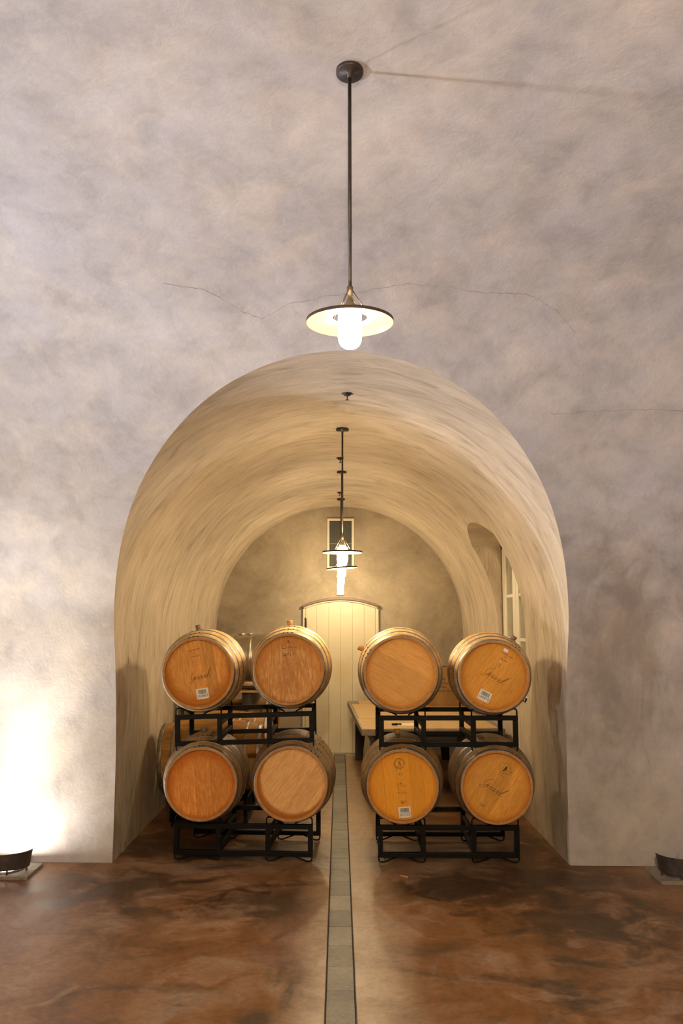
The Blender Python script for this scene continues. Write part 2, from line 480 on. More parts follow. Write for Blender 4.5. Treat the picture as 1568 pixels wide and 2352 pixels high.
low = [(4.6 - y, z) for y, z in PROF if z <= ZSPLIT] + [(4.6 - ysec(ZSPLIT), ZSPLIT)]
mb.grid([[(x, y + SK * x, z) for y, z in low] for x in xs])
struct(mb.build('wall_near', M_main, merge=True))
for nm, x in (('wall_west', XL), ('wall_east', XR)):
    mb = MB(); sec = [(y + SK * x, z) for y, z in PROF]; sec = sec + [(4.6 - y + SK * x, z) for y, z in PROF[-2::-1]]
    mb.prism(sec, x, x + (0.05 if x > 0 else -0.05), 'X')
    struct(mb.build(nm, M_main))

# ------------------------------------------------------------------ side tunnel with the window recess in its right wall
NY0, NY1, NZ0, NZS, NRISE = 8.27, 9.65, 1.07, 2.665, 0.175
XWIN = 1.80
NH = (NY1 - NY0) / 2; NR = (NH * NH + NRISE * NRISE) / (2 * NRISE); NYC = (NY0 + NY1) / 2
def zarch(y): return NZS + NRISE - NR + math.sqrt(max(NR * NR - (y - NYC) ** 2, 0))
def xsurf(z): return XC + (R if z <= ZS else math.sqrt(max(R * R - (z - ZS) ** 2, 0)))
def vy(x, z): return ysec(z) + SK * x
def ycols(y0, y1, n): return [y0 + (y1 - y0) * i / n for i in range(n + 1)]
# left wall
mb = MB(); x = XC - R
zs = [ZS * i / 20 for i in range(21)]
rows = []; uvs = []
for i in range(41):
    r_ = []; u_ = []
    for z in zs:
        y0 = vy(x, z); y = y0 + (YEND - y0) * i / 40; r_.append((x, y, z)); u_.append((y, 2 * ZS + R * PI - z))
    rows.append(r_); uvs.append(u_)
mb.grid(rows, uvs); struct(mb.build('wall_left', M_vault))
# vault: everything above the spring line, cut out where the recess breaks into it
mb = MB()
def vp(a, y): return (XC + R * math.cos(a), y, ZS + R * math.sin(a))
def band(a0f, a1, cols_lo, n):
    rows = []; uvs = []
    for i in range(cols_lo[2] + 1):
        r_ = []; u_ = []
        t = i / cols_lo[2]
        for k in range(n + 1):
            yb = None
            a0 = a0f(None if cols_lo[0] is None else cols_lo[0] + (cols_lo[1] - cols_lo[0]) * t)
            a = a0 + (a1 - a0) * k / n
            x = XC + R * math.cos(a); z = ZS + R * math.sin(a)
            y0 = cols_lo[0] if cols_lo[0] is not None else vy(x, min(z, ZSPLIT))
            y = y0 + (cols_lo[1] - y0) * t
            r_.append((x, y, z)); u_.append((y, ZS + R * a if a <= PI / 2 else ZS + R * a))
        rows.append(r_); uvs.append(u_)
    mb.grid(rows, uvs)
band(lambda y: 0.0, PI, (None, 8.0, 24), 96)
band(lambda y: 0.0, PI, (8.0, NY0, 3), 96)
band(lambda y: 0.0, PI, (NY1, YEND, 24), 96)
band(lambda y: math.asin((zarch(y) - ZS) / R), PI, (NY0, NY1, 24), 96)
struct(mb.build('ceiling.001', M_vault, recalc=False))['label'] = 'barrel vault of the side tunnel'
# right wall with recess
mb = MB(); x = XC + R
def wgrid(y0f, y1, z0, z1, ny, nz):
    rows = []; uvs = []
    for i in range(ny + 1):
        r_ = []; u_ = []
        for k in range(nz + 1):
            z = z0 + (z1 - z0) * k / nz; y0 = y0f(z); y = y0 + (y1 - y0) * i / ny
            r_.append((x, y, z)); u_.append((y, z))
        rows.append(r_); uvs.append(u_)
    mb.grid(rows, uvs)
wgrid(lambda z: vy(x, z), NY0, 0, ZS, 12, 20)
wgrid(lambda z: NY1, YEND, 0, ZS, 16, 20)
wgrid(lambda z: NY0, NY1, 0, NZ0, 10, 10)
for yj in (NY0, NY1):      # jambs
    zz = [NZ0 + (NZS - NZ0) * i / 30 for i in range(31)]
    rows = [[(xsurf(z) + (XWIN + 0.06 - xsurf(z)) * t, yj, z) for t in (0, .5, 1)] for z in zz]
    mb.grid(rows, [[(q[0], q[2]) for q in r_] for r_ in rows])
ys = ycols(NY0, NY1, 24)
rows = [[(xsurf(zarch(y)) + (XWIN + 0.06 - xsurf(zarch(y))) * t, y, zarch(y)) for t in (0, .33, .66, 1)] for y in ys]
mb.grid(rows, [[(q[1], q[0]) for q in r_] for r_ in rows])
rows = [[(x + (XWIN + 0.06 - x) * t, y, NZ0) for t in (0, 1)] for y in ys]
mb.grid(rows, [[(q[1], q[0]) for q in r_] for r_ in rows])
wall_right = struct(mb.build('wall_right', M_vault))
# wall behind the window
mb = MB(); mb.box((XWIN + 0.06, NY0 - 0.1, 0.9), (XWIN + 0.10, NY1 + 0.1, 3.0)); struct(mb.build('wall_outer', simple('shutter_behind_glass', (0.40, 0.37, 0.25), 0.8)))
# end wall
mb = MB()
poly = [(XC - R, 0.0)] + [(XC + R * math.cos(a), ZS + R * math.sin(a)) for a in [PI - PI * i / 64 for i in range(65)]] + [(XC + R, 0.0)]
mb.prism(poly, YEND, YEND + 0.08); struct(mb.build('wall_back', M_end))

# ------------------------------------------------------------------ window
M_cream = simple('cream_paint', (0.60, 0.52, 0.35), 0.45, 0, 0.05, 9)
M_white = simple('white_paint', (0.66, 0.60, 0.46), 0.45, 0, 0.04, 9)
M_brown = simple('brown_frame_paint', (0.15, 0.092, 0.056), 0.5, 0, 0.15, 14)
gl = NT('window_glass', 0.12); gl.b.inputs['Transmission Weight'].default_value = 0.35; M_glass = gl.out((0.42, 0.41, 0.30))
mb = MB()
X0, X1 = XWIN, XWIN + 0.045
def zt(y): return zarch(y) - 0.002
def hbox(y0, y1, z0, z1, xa=X0, xb=X1, mi=0): mb.box((xa, y0, z0), (xb, y1, z1), mi)
for y0, y1 in ((NY0, NY0 + 0.06), (NY1 - 0.06, NY1)):
    hbox(y0, y1, NZ0, min(zt(y0), zt(y1)))
for s0, s1 in ((NY0 + 0.06, NY0 + 0.20), (NYC - 0.15, NYC - 0.005), (NYC + 0.005, NYC + 0.15), (NY1 - 0.20, NY1 - 0.06)):
    hbox(s0, s1, NZ0 + 0.02, 2.66, X0 + 0.004)
for zc in (1.13, 1.65, 2.10, 2.55):
    h = 0.055 if zc == 1.13 else 0.017
    hbox(NY0 + 0.2, NY1 - 0.2, zc - h, zc + h, X0 + 0.008)
arc = [(y, zt(y)) for y in ycols(NY0, NY1, 20)]
mb.prism(arc + [(NY1, 2.62), (NY0, 2.62)], X0, X1, 'X')
mb.box((X0 - 0.012, NY1 - 0.012, NZ0), (X0 + 0.0, NY1 - 0.001, 2.66), 1)
hbox(NY0, NY1, NZ0, NZ0 + 0.02, X0 - 0.04)
win = struct(mb.build('window_1', [M_white, M_brown], bevel=0.004)); win['label'] = 'arched white casement window in the recess of the right wall'
mb = MB(); mb.box((X0 + 0.02, NY0 + 0.19, NZ0 + 0.05), (X0 + 0.026, NY1 - 0.19, 2.64)); mb.build('pane', M_glass, win)
mb = MB(); mb.box((X0 - 0.048, NY0 + 0.09, NZ0 + 0.012), (X0 + 0.003, NY0 + 0.10, NZ0 + 0.045)); mb.box((X0 - 0.048, NY0 + 0.09, NZ0 + 0.006), (X0 + 0.003, NY0 + 0.22, NZ0 + 0.019))
M_iron = simple('black_iron', (0.03, 0.026, 0.022), 0.5, 0.6)
mb.build('window_stay', M_iron, win)

# ------------------------------------------------------------------ door
DX0, DX1, DZS, DZA = -0.514, 0.556, 2.020, 2.130
dh = (DX1 - DX0) / 2; dc = (DX0 + DX1) / 2; dr = (dh * dh + (DZA - DZS) ** 2) / (2 * (DZA - DZS))
def darc(x, off=0.0): return DZA - dr + math.sqrt(max((dr) ** 2 - (x - dc) ** 2, 0)) + off
door = struct(MB().build('door_1', M_cream, recalc=False)) if False else None
mb = MB()
YD = YEND
mb.box((DX0, YD - 0.05, 0), (DX0 + 0.036, YD + 0.0, DZS)); mb.box((DX1 - 0.044, YD - 0.05, 0), (DX1, YD, DZS))
xs_ = [DX0 + (DX1 - DX0) * i / 32 for i in range(33)]
mb.prism([(x, darc(x)) for x in xs_] + [(x, darc(x, -0.025)) for x in xs_[::-1]], YD - 0.05, YD)
door = struct(mb.build('door_1', M_cream, bevel=0.003)); door['label'] = 'cream plank door with a shallow arched head at the end of the tunnel'
mb = MB()
seams = [-0.475, -0.321, -0.148, 0.019, 0.186, 0.352, 0.510]
for a, b in zip(seams, seams[1:]):
    pts = [a + 0.0012 + (b - a - 0.0024) * i / 6 for i in range(7)]
    mb.prism([(a + 0.0012, 0.012), (b - 0.0012, 0.012)] + [(x, darc(x, -0.028)) for x in pts[::-1]], YD - 0.03, YD - 0.006)
mb.box((seams[0], YD - 0.012, 0.012), (seams[-1], YD - 0.004, 2.0), 1)
dm = NT('cream_door', 0.45); p_ = dm.pos(); x_, y_, z_ = dm.sep(p_)
dn = dm.noise(p_, 3.0, 5, 0.6, 0.6)
dxx = dm.math('MULTIPLY', dm.math('SUBTRACT', x_, 0.04), 3.2); dzz = dm.math('MULTIPLY', dm.math('SUBTRACT', z_, 1.12), 2.2)
dd_ = dm.math('ADD', dm.math('SQRT', dm.math('ADD', dm.math('MULTIPLY', dxx, dxx), dm.math('MULTIPLY', dzz, dzz))), dm.math('MULTIPLY', dm.math('SUBTRACT', dn, 0.5), 0.8))
dcol = dm.mix(dm.ramp(dd_, [(0.05, 0.45), (0.55, 0.0)]), (0.58, 0.50, 0.33), (0.52, 0.36, 0.13))
M_door = dm.out(dm.mix(1.0, dcol, dm.ramp(dn, [(0.3, 0.94), (0.7, 1.04)]), 'MULTIPLY'))
mb.build('door_planks', [M_door, M_brown], door, bevel=0.001)
mb = MB()
hx = [DX0 - 0.004 + (DX1 - DX0 + 0.008) * i / 32 for i in range(33)]
mb.prism([(x, darc(x, 0.037)) for x in hx] + [(x, darc(x, 0.0)) for x in hx[::-1]], YD - 0.085, YD)
mb.build('drip_moulding', M_brown, door, bevel=0.004)['label'] = 'brown arched moulding over the door'
mb = MB(); mb.box((-0.482, YD - 0.056, 1.72), (-0.462, YD - 0.028, 1.86)); mb.lathe([(0.0, 1.70), (0.011, 1.705), (0.011, 1.875), (0, 1.88)], 10, 'Z', M=Matrix.Translation((-0.478, YD - 0.056, 0)))
mb.build('hinge', M_iron, door)
mb = MB(); mb.box((DX0, YD - 0.12, 0.0), (DX1 + 0.1, YD - 0.03, 0.010)); mb.build('threshold', simple('worn_aluminium', (0.34, 0.32, 0.28), 0.45, 0.6, 0.3, 30), door)

# ------------------------------------------------------------------ vent and box above the door
M_ventf = simple('vent_frame_paint', (0.62, 0.56, 0.43), 0.5)
M_ventd = simple('vent_dark_inside', (0.035, 0.035, 0.032), 0.9)
vent = thing('vent_grille', 'tall cream-framed ventilation grille with narrow vertical slats high on the end wall', 'vent', (0.018, YEND, 2.57))
mb = MB(); w, h, t = 0.194, 0.725, 0.034
mb.box((-w, -0.025, 0), (-w + t, 0, h)); mb.box((w - t, -0.025, 0), (w, 0, h)); mb.box((-w + t, -0.025, h - t), (w - t, 0, h)); mb.box((-w + t, -0.025, 0), (w - t, 0, t))
mb.build('frame', M_ventf, vent, bevel=0.003)
mb = MB()
for i in range(24):
    x = -w + t + 0.007 + (2 * (w - t) - 0.014) * i / 23
    mb.box((x - 0.0015, -0.018, t), (x + 0.0015, -0.004, h - t))
mb.box((-w + t, -0.020, 0.356), (w - t, -0.016, 0.366))
mb.build('slats', simple('vent_slat_paint', (0.20, 0.175, 0.13), 0.6), vent)
mb = MB(); mb.box((-w + t, -0.004, t), (w - t, -0.001, h - t)); mb.build('backing', M_ventd, vent)
mb = MB(); mb.box((-0.051, -0.045, 0), (0.051, 0, 0.15)); mb.box((-0.046, -0.047, 0.005), (0.046, -0.045, 0.145))
tag(mb.build('wall_box', simple('white_plastic', (0.75, 0.74, 0.68), 0.4), bevel=0.004, loc=(0.014, YEND, 2.197)), 'small white box fixed to the wall just above the arched door', 'box')

# ------------------------------------------------------------------ pendant lamps
WARM = (1.0, 0.74, 0.42)
M_lampmetal = simple('dark_bronze', (0.055, 0.042, 0.034), 0.45, 0.6, 0.25, 30)
M_lampsock = simple('aged_brass_socket', (0.26, 0.20, 0.12), 0.4, 0.8, 0.2, 30)
M_shade_top = simple('shade_top_bronze', (0.065, 0.042, 0.030), 0.5, 0.4, 0.2, 20)
M_shade_under = simple('cream_enamel', (0.34, 0.285, 0.17), 0.45, 0, 0.12, 14)
GL = 188.0
M_globe = emissive('glowing_globe', (1.0, 0.80, 0.50), GL)
M_globe1 = emissive('glowing_globe_front', (1.0, 0.84, 0.62), 26)
M_globe_fill = emissive('fill_globe_rear', (1.0, 0.77, 0.48), 2400)
def lamp(loc, rod_len, label, group, can_tilt=0.0, shade=True, tilt=0.0, globe=M_globe):
    """origin at the canopy; rod_len = distance from canopy to the shade disc"""
    t = thing('pendant_lamp', label, 'lamp', loc, (0, 0, 0), group)
    mb = MB()
    mb.lathe([(0.0, 0.012), (0.052, 0.012), (0.054, 0.004), (0.054, -0.010), (0.050, -0.013), (0.010, -0.014), (0.010, -0.03), (0.0, -0.03)], 40)
    mb.build('canopy', M_lampmetal, t, rot=(can_tilt, 0, 0))
    mb = MB(); L = -(rod_len - 0.115)
    mb.tube([(0, 0, -0.008), (0, 0, L)], 0.0072, 12)
    mb.build('rod', M_lampmetal, t)
    D = -rod_len
    head = [(0.0, D + 0.135), (0.0125, D + 0.133), (0.0125, D + 0.108), (0.0085, D + 0.104), (0.0085, D + 0.09), (0.018, D + 0.066), (0.026, D + 0.055), (0.027, D + 0.035), (0.0, D + 0.034)]
    mb = MB(); mb.lathe(head, 24); mb.build('socket', M_lampsock, t)
    mb = MB()
    for k in range(4):
        a = PI / 4 + k * PI / 2 + 0.25
        mb.tube([(0.011 * math.cos(a), 0.011 * math.sin(a), D + 0.118), (0.078 * math.cos(a), 0.078 * math.sin(a), D + 0.012)], 0.0022, 6)
    st = mb.build('stay_wires', M_lampsock, t)
    mb = MB()
    mb.lathe([(0.040, D + 0.036), (0.045, D + 0.030), (0.0455, D - 0.068), (0.043, D - 0.085), (0.035, D - 0.101), (0.022, D - 0.110), (0.0, D - 0.113)], 32)
    mb.build('globe', globe, t)
    if shade:
        mb = MB()
        mb.lathe([(0.067, 0.012), (0.10, 0.010), (0.163, 0.002), (0.1675, 0.000), (0.1675, -0.012)], 64, mi=0)
        mb.lathe([(0.1675, -0.012), (0.1645, -0.012), (0.163, -0.003), (0.10, 0.006), (0.067, 0.008), (0.067, 0.012)], 64, mi=1)
        mb.build('shade', [M_shade_top, M_shade_under], t, loc=(0, 0, D), rot=(0, tilt, 0))
    return t
lamp((0.040, -0.85, 3.94), 1.0, 'unseen pendant lamp added behind the viewpoint to light the barrel heads', None, math.radians(9), True, 0.0, M_globe_fill)  # unseen lamp added as warm frontal fill for the barrel heads
lamp((0.0405, 3.23, 4.020), 1.028, 'large nearest pendant lamp, flat disc shade on a long rod in front of the arch', None, math.radians(-9), True, 0.0, M_globe1)
G = 'pendant lamps in a row down the side tunnel'
lamp((0.026, 7.27, 3.456), 1.040, 'first pendant lamp inside the arch, disc shade level with the wall grille', G)
lamp((0.026, 9.43, 3.456), 1.046, 'second pendant lamp inside the arch, its disc shade slightly tilted', G, tilt=math.radians(-4.5))
lamp((0.022, 11.60, 3.456), 1.052, 'farthest pendant lamp, a bare glowing globe just above the door', G, shade=False)
# sprinkler heads in the crown
for (x, y), lb in zip(((0.056, 6.106), (0.008, 8.623), (0.005, 10.99)), ('nearest sprinkler head in the crown of the vault, in front of the lamps', 'middle sprinkler head in the crown of the vault', 'farthest sprinkler head in the crown of the vault, near the end wall')):
    t = thing('sprinkler_head', lb, 'sprinkler', (x, y, 3.463), group='sprinkler heads along the crown of the vault')
    mb = MB(); mb.lathe([(0.0, 0.006), (0.040, 0.004), (0.040, -0.003), (0.026, -0.005), (0.024, -0.016), (0.0, -0.017)], 28); mb.build('escutcheon', M_lampmetal, t)
    mb = MB(); mb.lathe([(0.006, -0.015), (0.005, -0.032), (0.003, -0.045), (0.0, -0.045)], 12); mb.lathe([(0.0, -0.046), (0.014, -0.046), (0.014, -0.049), (0.0, -0.050)], 16)
    mb.build('deflector', M_lampmetal, t)

# ------------------------------------------------------------------ floor uplights
M_steel = simple('shield_dark_steel', (0.10, 0.085, 0.078), 0.42, 0.7, 0.3, 14)
M_slab = simple('uplight_base_slab', (0.24, 0.20, 0.155), 0.7, 0, 0.25, 22, 0.3)
def uplight(loc, on, label, rotz=0.0):
    t = thing('floor_uplight', label, 'lamp', loc, (0, 0, rotz), 'floor uplights at the foot of the arched wall')
    mb = MB(); mb.box((-0.235, -0.19, 0), (0.235, 0.17, 0.026)); mb.build('base_slab', M_slab, t, bevel=0.004)
    mb = MB(); vs = []; n = 36
    for i in range(n + 1):
        a = PI + PI * i / n
        for (r, h) in ((0.188, 0.052), (0.207, 0.172), (0.203, 0.172), (0.184, 0.052)):
            vs.append((r * math.cos(a), r * math.sin(a) * 0.92, h))
    fs = []
    for i in range(n):
        for k in range(4): fs.append((4 * i + k, 4 * i + (k + 1) % 4, 4 * i + 4 + (k + 1) % 4, 4 * i + 4 + k))
    fs += [(0, 1, 2, 3), (4 * n + 3, 4 * n + 2, 4 * n + 1, 4 * n)]
    mb.add(vs, fs, 0, False)
    for a in (PI * 1.08, PI * 1.36, PI * 1.64, PI * 1.92):
        c, s_ = math.cos(a), math.sin(a) * 0.92
        mb.box((0.186 * c - 0.006, 0.186 * s_ - 0.006, 0.026), (0.186 * c + 0.006, 0.186 * s_ + 0.006, 0.056))
    mb.build('glare_shield', M_steel, t)
    mb = MB(); mb.lathe([(0.150, 0.026), (0.150, 0.040), (0.138, 0.040), (0.132, 0.032)], 40); mb.build('trim_ring', M_steel, t)
    mb = MB(); mb.lathe([(0.0, 0.0335), (0.133, 0.0335), (0.133, 0.027), (0, 0.027)], 40)
    mb.build('lens', emissive('uplight_lens', (1.0, 0.93, 0.82), 60.0) if on else simple('dark_lens', (0.02, 0.02, 0.022), 0.15), t)
    return t
uplight((-2.47, 6.70, 0), True, 'lit floor uplight with a curved steel shield at the left wall')
uplight((2.50, 6.565, 0), False, 'unlit floor uplight with a curved steel shield at the right wall', math.radians(-1.4))

# ------------------------------------------------------------------ barrel racks
M_rack = NT('black_rack_paint', 0.5, 0.0); M_rack.b.inputs['Specular IOR Level'].default_value = 0.12
_f = M_rack.noise(M_rack.coord('Object'), 60, 3, 0.6)
M_rack = M_rack.out(M_rack.mix(M_rack.ramp(_f, [(0.71, 0.0), (0.75, 0.5)]), (0.0045, 0.004, 0.0035), (0.16, 0.13, 0.10)), 0.5)
RW, RD = 1.085, 0.70
UPX = [0.0, 0.330, 0.718, 1.048]
def rack_parts(t):
    T = 0.037; x0 = -RW / 2
    for fy in (-RD / 2, RD / 2 - T):
        for z0 in (0.243, 0.041):
            mb = MB(); mb.box((x0, fy, z0), (x0 + RW, fy + T, z0 + 0.036)); mb.build('rail', M_rack, t, bevel=0.003)
        for ux in UPX:
            mb = MB(); mb.box((x0 + ux, fy + 0.001, 0.077), (x0 + ux + T, fy + T - 0.001, 0.243)); mb.build('upright', M_rack, t, bevel=0.002)
        ym = fy + T / 2
        for a, b in ((UPX[0], UPX[1] + T), (UPX[2], UPX[3] + T)):
            for top in (True, False):
                for sgn, e in ((1, a), (-1, b)):
                    mb = MB()
                    pts = [(0.006, 0.270), (0.006, 0.312), (0.010, 0.325), (0.022, 0.330), (0.048, 0.330), (0.140, 0.283)]
                    if not top: pts = [(0.006, 0.050), (0.006, 0.024), (0.010, 0.011), (0.022, 0.006), (0.048, 0.006), (0.140, 0.041)]
                    mb.tube([(x0 + e + sgn * p, ym, q) for p, q in pts], 0.0058, 8)
                    mb.build('cradle_rod', M_rack, t)
    for ux in UPX[1:3]:
        for z0 in (0.190, 0.085):
            mb = MB(); mb.box((x0 + ux + 0.002, -RD / 2 + T, z0), (x0 + ux + T - 0.002, RD / 2 - T, z0 + 0.034)); mb.build('crossbar', M_rack, t, bevel=0.002)
GR = 'black steel two-barrel racks'
rack = thing('barrel_rack', 'black steel rack standing on the floor, front left, under two barrels', 'rack', (-0.722, 7.345, 0), (0, 0, math.radians(-4.0)), GR)
rack_parts(rack)
for lb, loc, rot in (('black steel rack, upper tier of the front left stack, slightly tilted', (-0.735, 7.30, 0.845), (0, math.radians(-1.6), 0)),
                     ('black steel rack standing on the floor, front right, under two barrels', (0.845, 7.285, 0), (0, 0, math.radians(-0.8))),
                     ('black steel rack in the upper tier of the front right stack', (0.853, 7.29, 0.826), (0, 0, 0)),
                     ('black steel rack turned sideways against the left wall, directly behind the front left stack', (-1.175, 8.65, 0), (0, 0, PI / 2)),
                     ('black steel rack turned sideways against the left wall, the farthest of the racks', (-1.175, 10.11, 0), (0, 0, PI / 2))):
    c = copy_tree(rack); c.location = loc; c.rotation_euler = rot; c['label'] = lb

# ------------------------------------------------------------------ barrels
HL, RB, RH = 0.465, 0.333, 0.272
def prof_r(y): t = abs(y) / HL; return RH + (RB - RH) * (1 - t ** 2.1)
M_hoop = metal_hoop()
M_chime = simple('chime_end_grain', (0.42, 0.20, 0.062), 0.65, 0, 0.2, 30); M_chime.node_tree.nodes['Principled BSDF'].inputs['Specular IOR Level'].default_value = 0.2
M_rivet = simple('rivet_iron', (0.04, 0.032, 0.028), 0.5, 0.5)
M_stave_pale = stave_mat('staves_pale_oak', (0.76, 0.52, 0.235), (0.58, 0.35, 0.135), (0.42, 0.25, 0.10))
M_stave_dull = stave_mat('staves_weathered_oak', (0.42, 0.240, 0.080), (0.29, 0.150, 0.045), (0.18, 0.105, 0.042))
M_stave_amber = stave_mat('staves_amber_oak', (0.40, 0.205, 0.050), (0.26, 0.12, 0.026), (0.16, 0.08, 0.028))
M_bung_grey = simple('bung_grey_cork', (0.22, 0.15, 0.10), 0.7, 0, 0.2, 40)
M_bung_tan = simple('bung_tan_cork', (0.42, 0.22, 0.10), 0.7, 0, 0.2, 40)
M_ink = simple('branded_ink', (0.085, 0.030, 0.008), 0.7)
M_ink2 = simple('faint_brand', (0.19, 0.080, 0.018), 0.7)
M_inkb = simple('black_ink', (0.022, 0.010, 0.006), 0.7)
M_paper = simple('label_paper', (0.72, 0.68, 0.60), 0.6)
M_print = simple('label_print', (0.05, 0.045, 0.04), 0.7)
def body_mb():
    mb = MB(); n = 26
    ys = [-HL + 2 * HL * i / n for i in range(n + 1)]
    mb.lathe([(prof_r(y), y) for y in ys], 90, 'Y')
    for s in (-1, 1): mb.lathe([(0.254, s * 0.400), (0.254, s * (HL - 0.004)), (0.257, s * HL), (RH - 0.003, s * HL), (prof_r(HL), s * HL)], 90, 'Y', 1, smooth=False)
    return mb
def hoop_mb(y0, y1, th=0.0022, rivets=None):
    mb = MB()
    a = [(prof_r(y0 + (y1 - y0) * k / 3) + th, y0 + (y1 - y0) * k / 3) for k in range(4)]
    a = [(prof_r(y0) - 0.001, y0)] + a + [(prof_r(y1) - 0.001, y1)]
    mb.lathe(a, 90, 'Y', smooth=True)
    if rivets:
        for ang in rivets:
            for yy in ((y0 * .7 + y1 * .3), (y0 * .3 + y1 * .7)):
                r_ = prof_r(yy) + th
                M = Matrix.Rotation(ang, 4, 'Y') @ Matrix.Translation((0, yy, r_))
                mb.lathe([(0.0, 0.004), (0.0035, 0.003), (0.005, 0.0), (0.005, -0.002)], 8, 'Z', 1, M)
    return mb
HOOPS = [(-HL + 0.004, -HL + 0.042), (-0.342, -0.314), (-0.194, -0.164)]
HOOPS = HOOPS + [(-b, -a) for a, b in HOOPS[::-1]]
def head_mb(front=True):
    mb = MB(); s = -1 if front else 1
    mb.lathe([(0.0, s * 0.436), (0.235, s * 0.436), (0.2545, s * 0.430), (0.2545, s * 0.412), (0.0, s * 0.412)], 72, 'Y', smooth=False); return mb
ME = {}
def barrel_parts(t, mat_body, mat_head, bung=M_bung_tan, flush=False):
    if not ME:
        o = body_mb().build('staves', [mat_body, M_chime], merge=True); ME['staves'] = o.data; bpy.data.objects.remove(o)
        for i, (a, b) in enumerate(HOOPS):
            o = hoop_mb(a, b, rivets=(-0.10, 0.02, 0.14)).build('hoop', [M_hoop, M_rivet]); ME['hoop%d' % i] = o.data; bpy.data.objects.remove(o)
        for k in (0, 1):
            o = head_mb(k == 0).build('head', mat_head); ME['head%d' % k] = o.data; bpy.data.objects.remove(o)
        mb = MB(); mb.lathe([(0.0, 0.041), (0.0235, 0.040), (0.0255, 0.037), (0.0205, -0.005), (0.0, -0.005)], 24, M=Matrix.Translation((0, 0, RB)))
        o = mb.build('bung', bung); ME['bung'] = o.data; bpy.data.objects.remove(o)
    def mk(name, me, mat):
        me = me.copy(); me.materials[0] = mat
        o = bpy.data.objects.new(name, me); C.objects.link(o); o.parent = t; return o
    mk('staves', ME['staves'], mat_body)
    for i in range(6):
        o = bpy.data.objects.new('hoop', ME['hoop%d' % i]); C.objects.link(o); o.parent = t
    h = mk('head', ME['head0'], mat_head); mk('head', ME['head1'], mat_head)
    if bung:
        o = mk('bung', ME['bung'], bung)
        if flush: o.location = (0, 0, -0.034)
    return h

def serif(mb, ch, x, z, h, w=None, M=None, rot=0.0, y=-0.4368):
    """stamped roman capitals drawn with thick and thin strokes"""
    T_, t_ = 0.17, 0.055
    G = {'A': [((.06, 0), (.46, 1), t_), ((.46, 1), (.86, 0), T_), ((.22, .33), (.68, .33), t_), ((-.02, .02), (.22, .02), t_), ((.66, .02), (1.02, .02), t_)],
         'K': [((.17, 0), (.17, 1), T_), ((.78, .98), (.22, .42), t_), ((.38, .56), (.88, 0), T_), ((0, .02), (.36, .02), t_), ((0, .98), (.36, .98), t_), ((.62, .98), (.94, .98), t_), ((.70, .02), (1.02, .02), t_)],
         'M': [((.12, 0), (.12, 1), t_), ((.14, 1), (.48, .05), T_), ((.48, .05), (.84, 1), t_), ((.86, 0), (.86, 1), T_), ((0, .02), (.26, .02), t_), ((.70, .02), (1.02, .02), t_), ((0, .98), (.2, .98), t_), ((.82, .98), (1.0, .98), t_)],
         'T': [((.46, 0), (.46, 1), T_), ((.02, .97), (.92, .97), t_), ((.04, .98), (.04, .78), t_), ((.90, .98), (.90, .78), t_), ((.28, .02), (.66, .02), t_)],
         'L': [((.18, 0), (.18, 1), T_), ((0, .98), (.38, .98), t_), ((0, .03), (.78, .03), t_), ((.76, 0), (.78, .28), t_)],
         '+': [((.05, .5), (.85, .5), .12), ((.45, .12), (.45, .9), .12)]}
    if ch == 'S':
        P = [(.80, .74), (.78, .92), (.50, 1.0), (.24, .92), (.18, .76), (.30, .60), (.60, .46), (.80, .30), (.78, .12), (.50, 0.0), (.20, .08), (.14, .26)]
        segs = [(catmull(P, 4), 0.11)]
    else: segs = [([a, b], ww) for a, b, ww in G[ch]]
    c, s = math.cos(rot), math.sin(rot)
    for pts, ww in segs:
        q = [((a - .45) * h * .82, (b - .5) * h) for a, b in pts]
        q = [(x + a * c - b * s, z + a * s + b * c) for a, b in q]
        mb.ribbon(q, ww * h, y=y)
def serif_word(mb, s, x, z, h, rot=0.0, gap=0.92):
    adv = h * gap; n = len(s)
    for i, ch in enumerate(s):
        o = (i - (n - 1) / 2) * adv
        serif(mb, ch, x + o * math.cos(rot), z + o * math.sin(rot), h, rot=rot)
SCRIPT = [[(.25, .43), (.17, .46), (.07, .38), (.02, .24), (.03, .10), (.10, .04), (.18, .10), (.225, .22), (.20, .08), (.15, -.07), (.07, -.13), (.01, -.08), (.06, -.01), (.24, .06)],
          [(.24, .06), (.285, .17), (.265, .05), (.29, .0), (.35, .08)], [(.30, .235), (.305, .25)],
          [(.35, .08), (.385, .18), (.43, .155), (.405, .04), (.43, .0), (.485, .07)],
          [(.60, .15), (.54, .17), (.485, .08), (.51, .0), (.57, .05), (.61, .165), (.59, .04), (.62, .0), (.68, .08)],
          [(.68, .08), (.71, .18), (.75, .155), (.73, .04), (.75, .0), (.80, .06)],
          [(.90, .15), (.84, .17), (.79, .08), (.81, .0), (.87, .05), (.985, .46), (.92, .12), (.915, .01), (.95, .0), (1.02, .06)]]
def script_word(mb, x, z, width, rot=0.0, y=-0.4368, thick=0.0022):
    c, s = math.cos(rot), math.sin(rot)
    for st in SCRIPT:
        P = catmull(st, 6) if len(st) > 2 else st
        q = []; w = []
        for i, (a, b) in enumerate(P):
            a2, b2 = (a + b * 0.42 - .58) * width, (b - .10) * width
            q.append((x + a2 * c - b2 * s, z + a2 * s + b2 * c))
            j = P[min(i + 1, len(P) - 1)]; k = P[max(i - 1, 0)]
            dx, dz = j[0] - k[0], j[1] - k[1]
            dn_ = abs(dz) / (math.hypot(dx, dz) + 1e-9)
            w.append(thick * (0.35 + 0.95 * dn_))
        mb.ribbon(q, w, y=y)
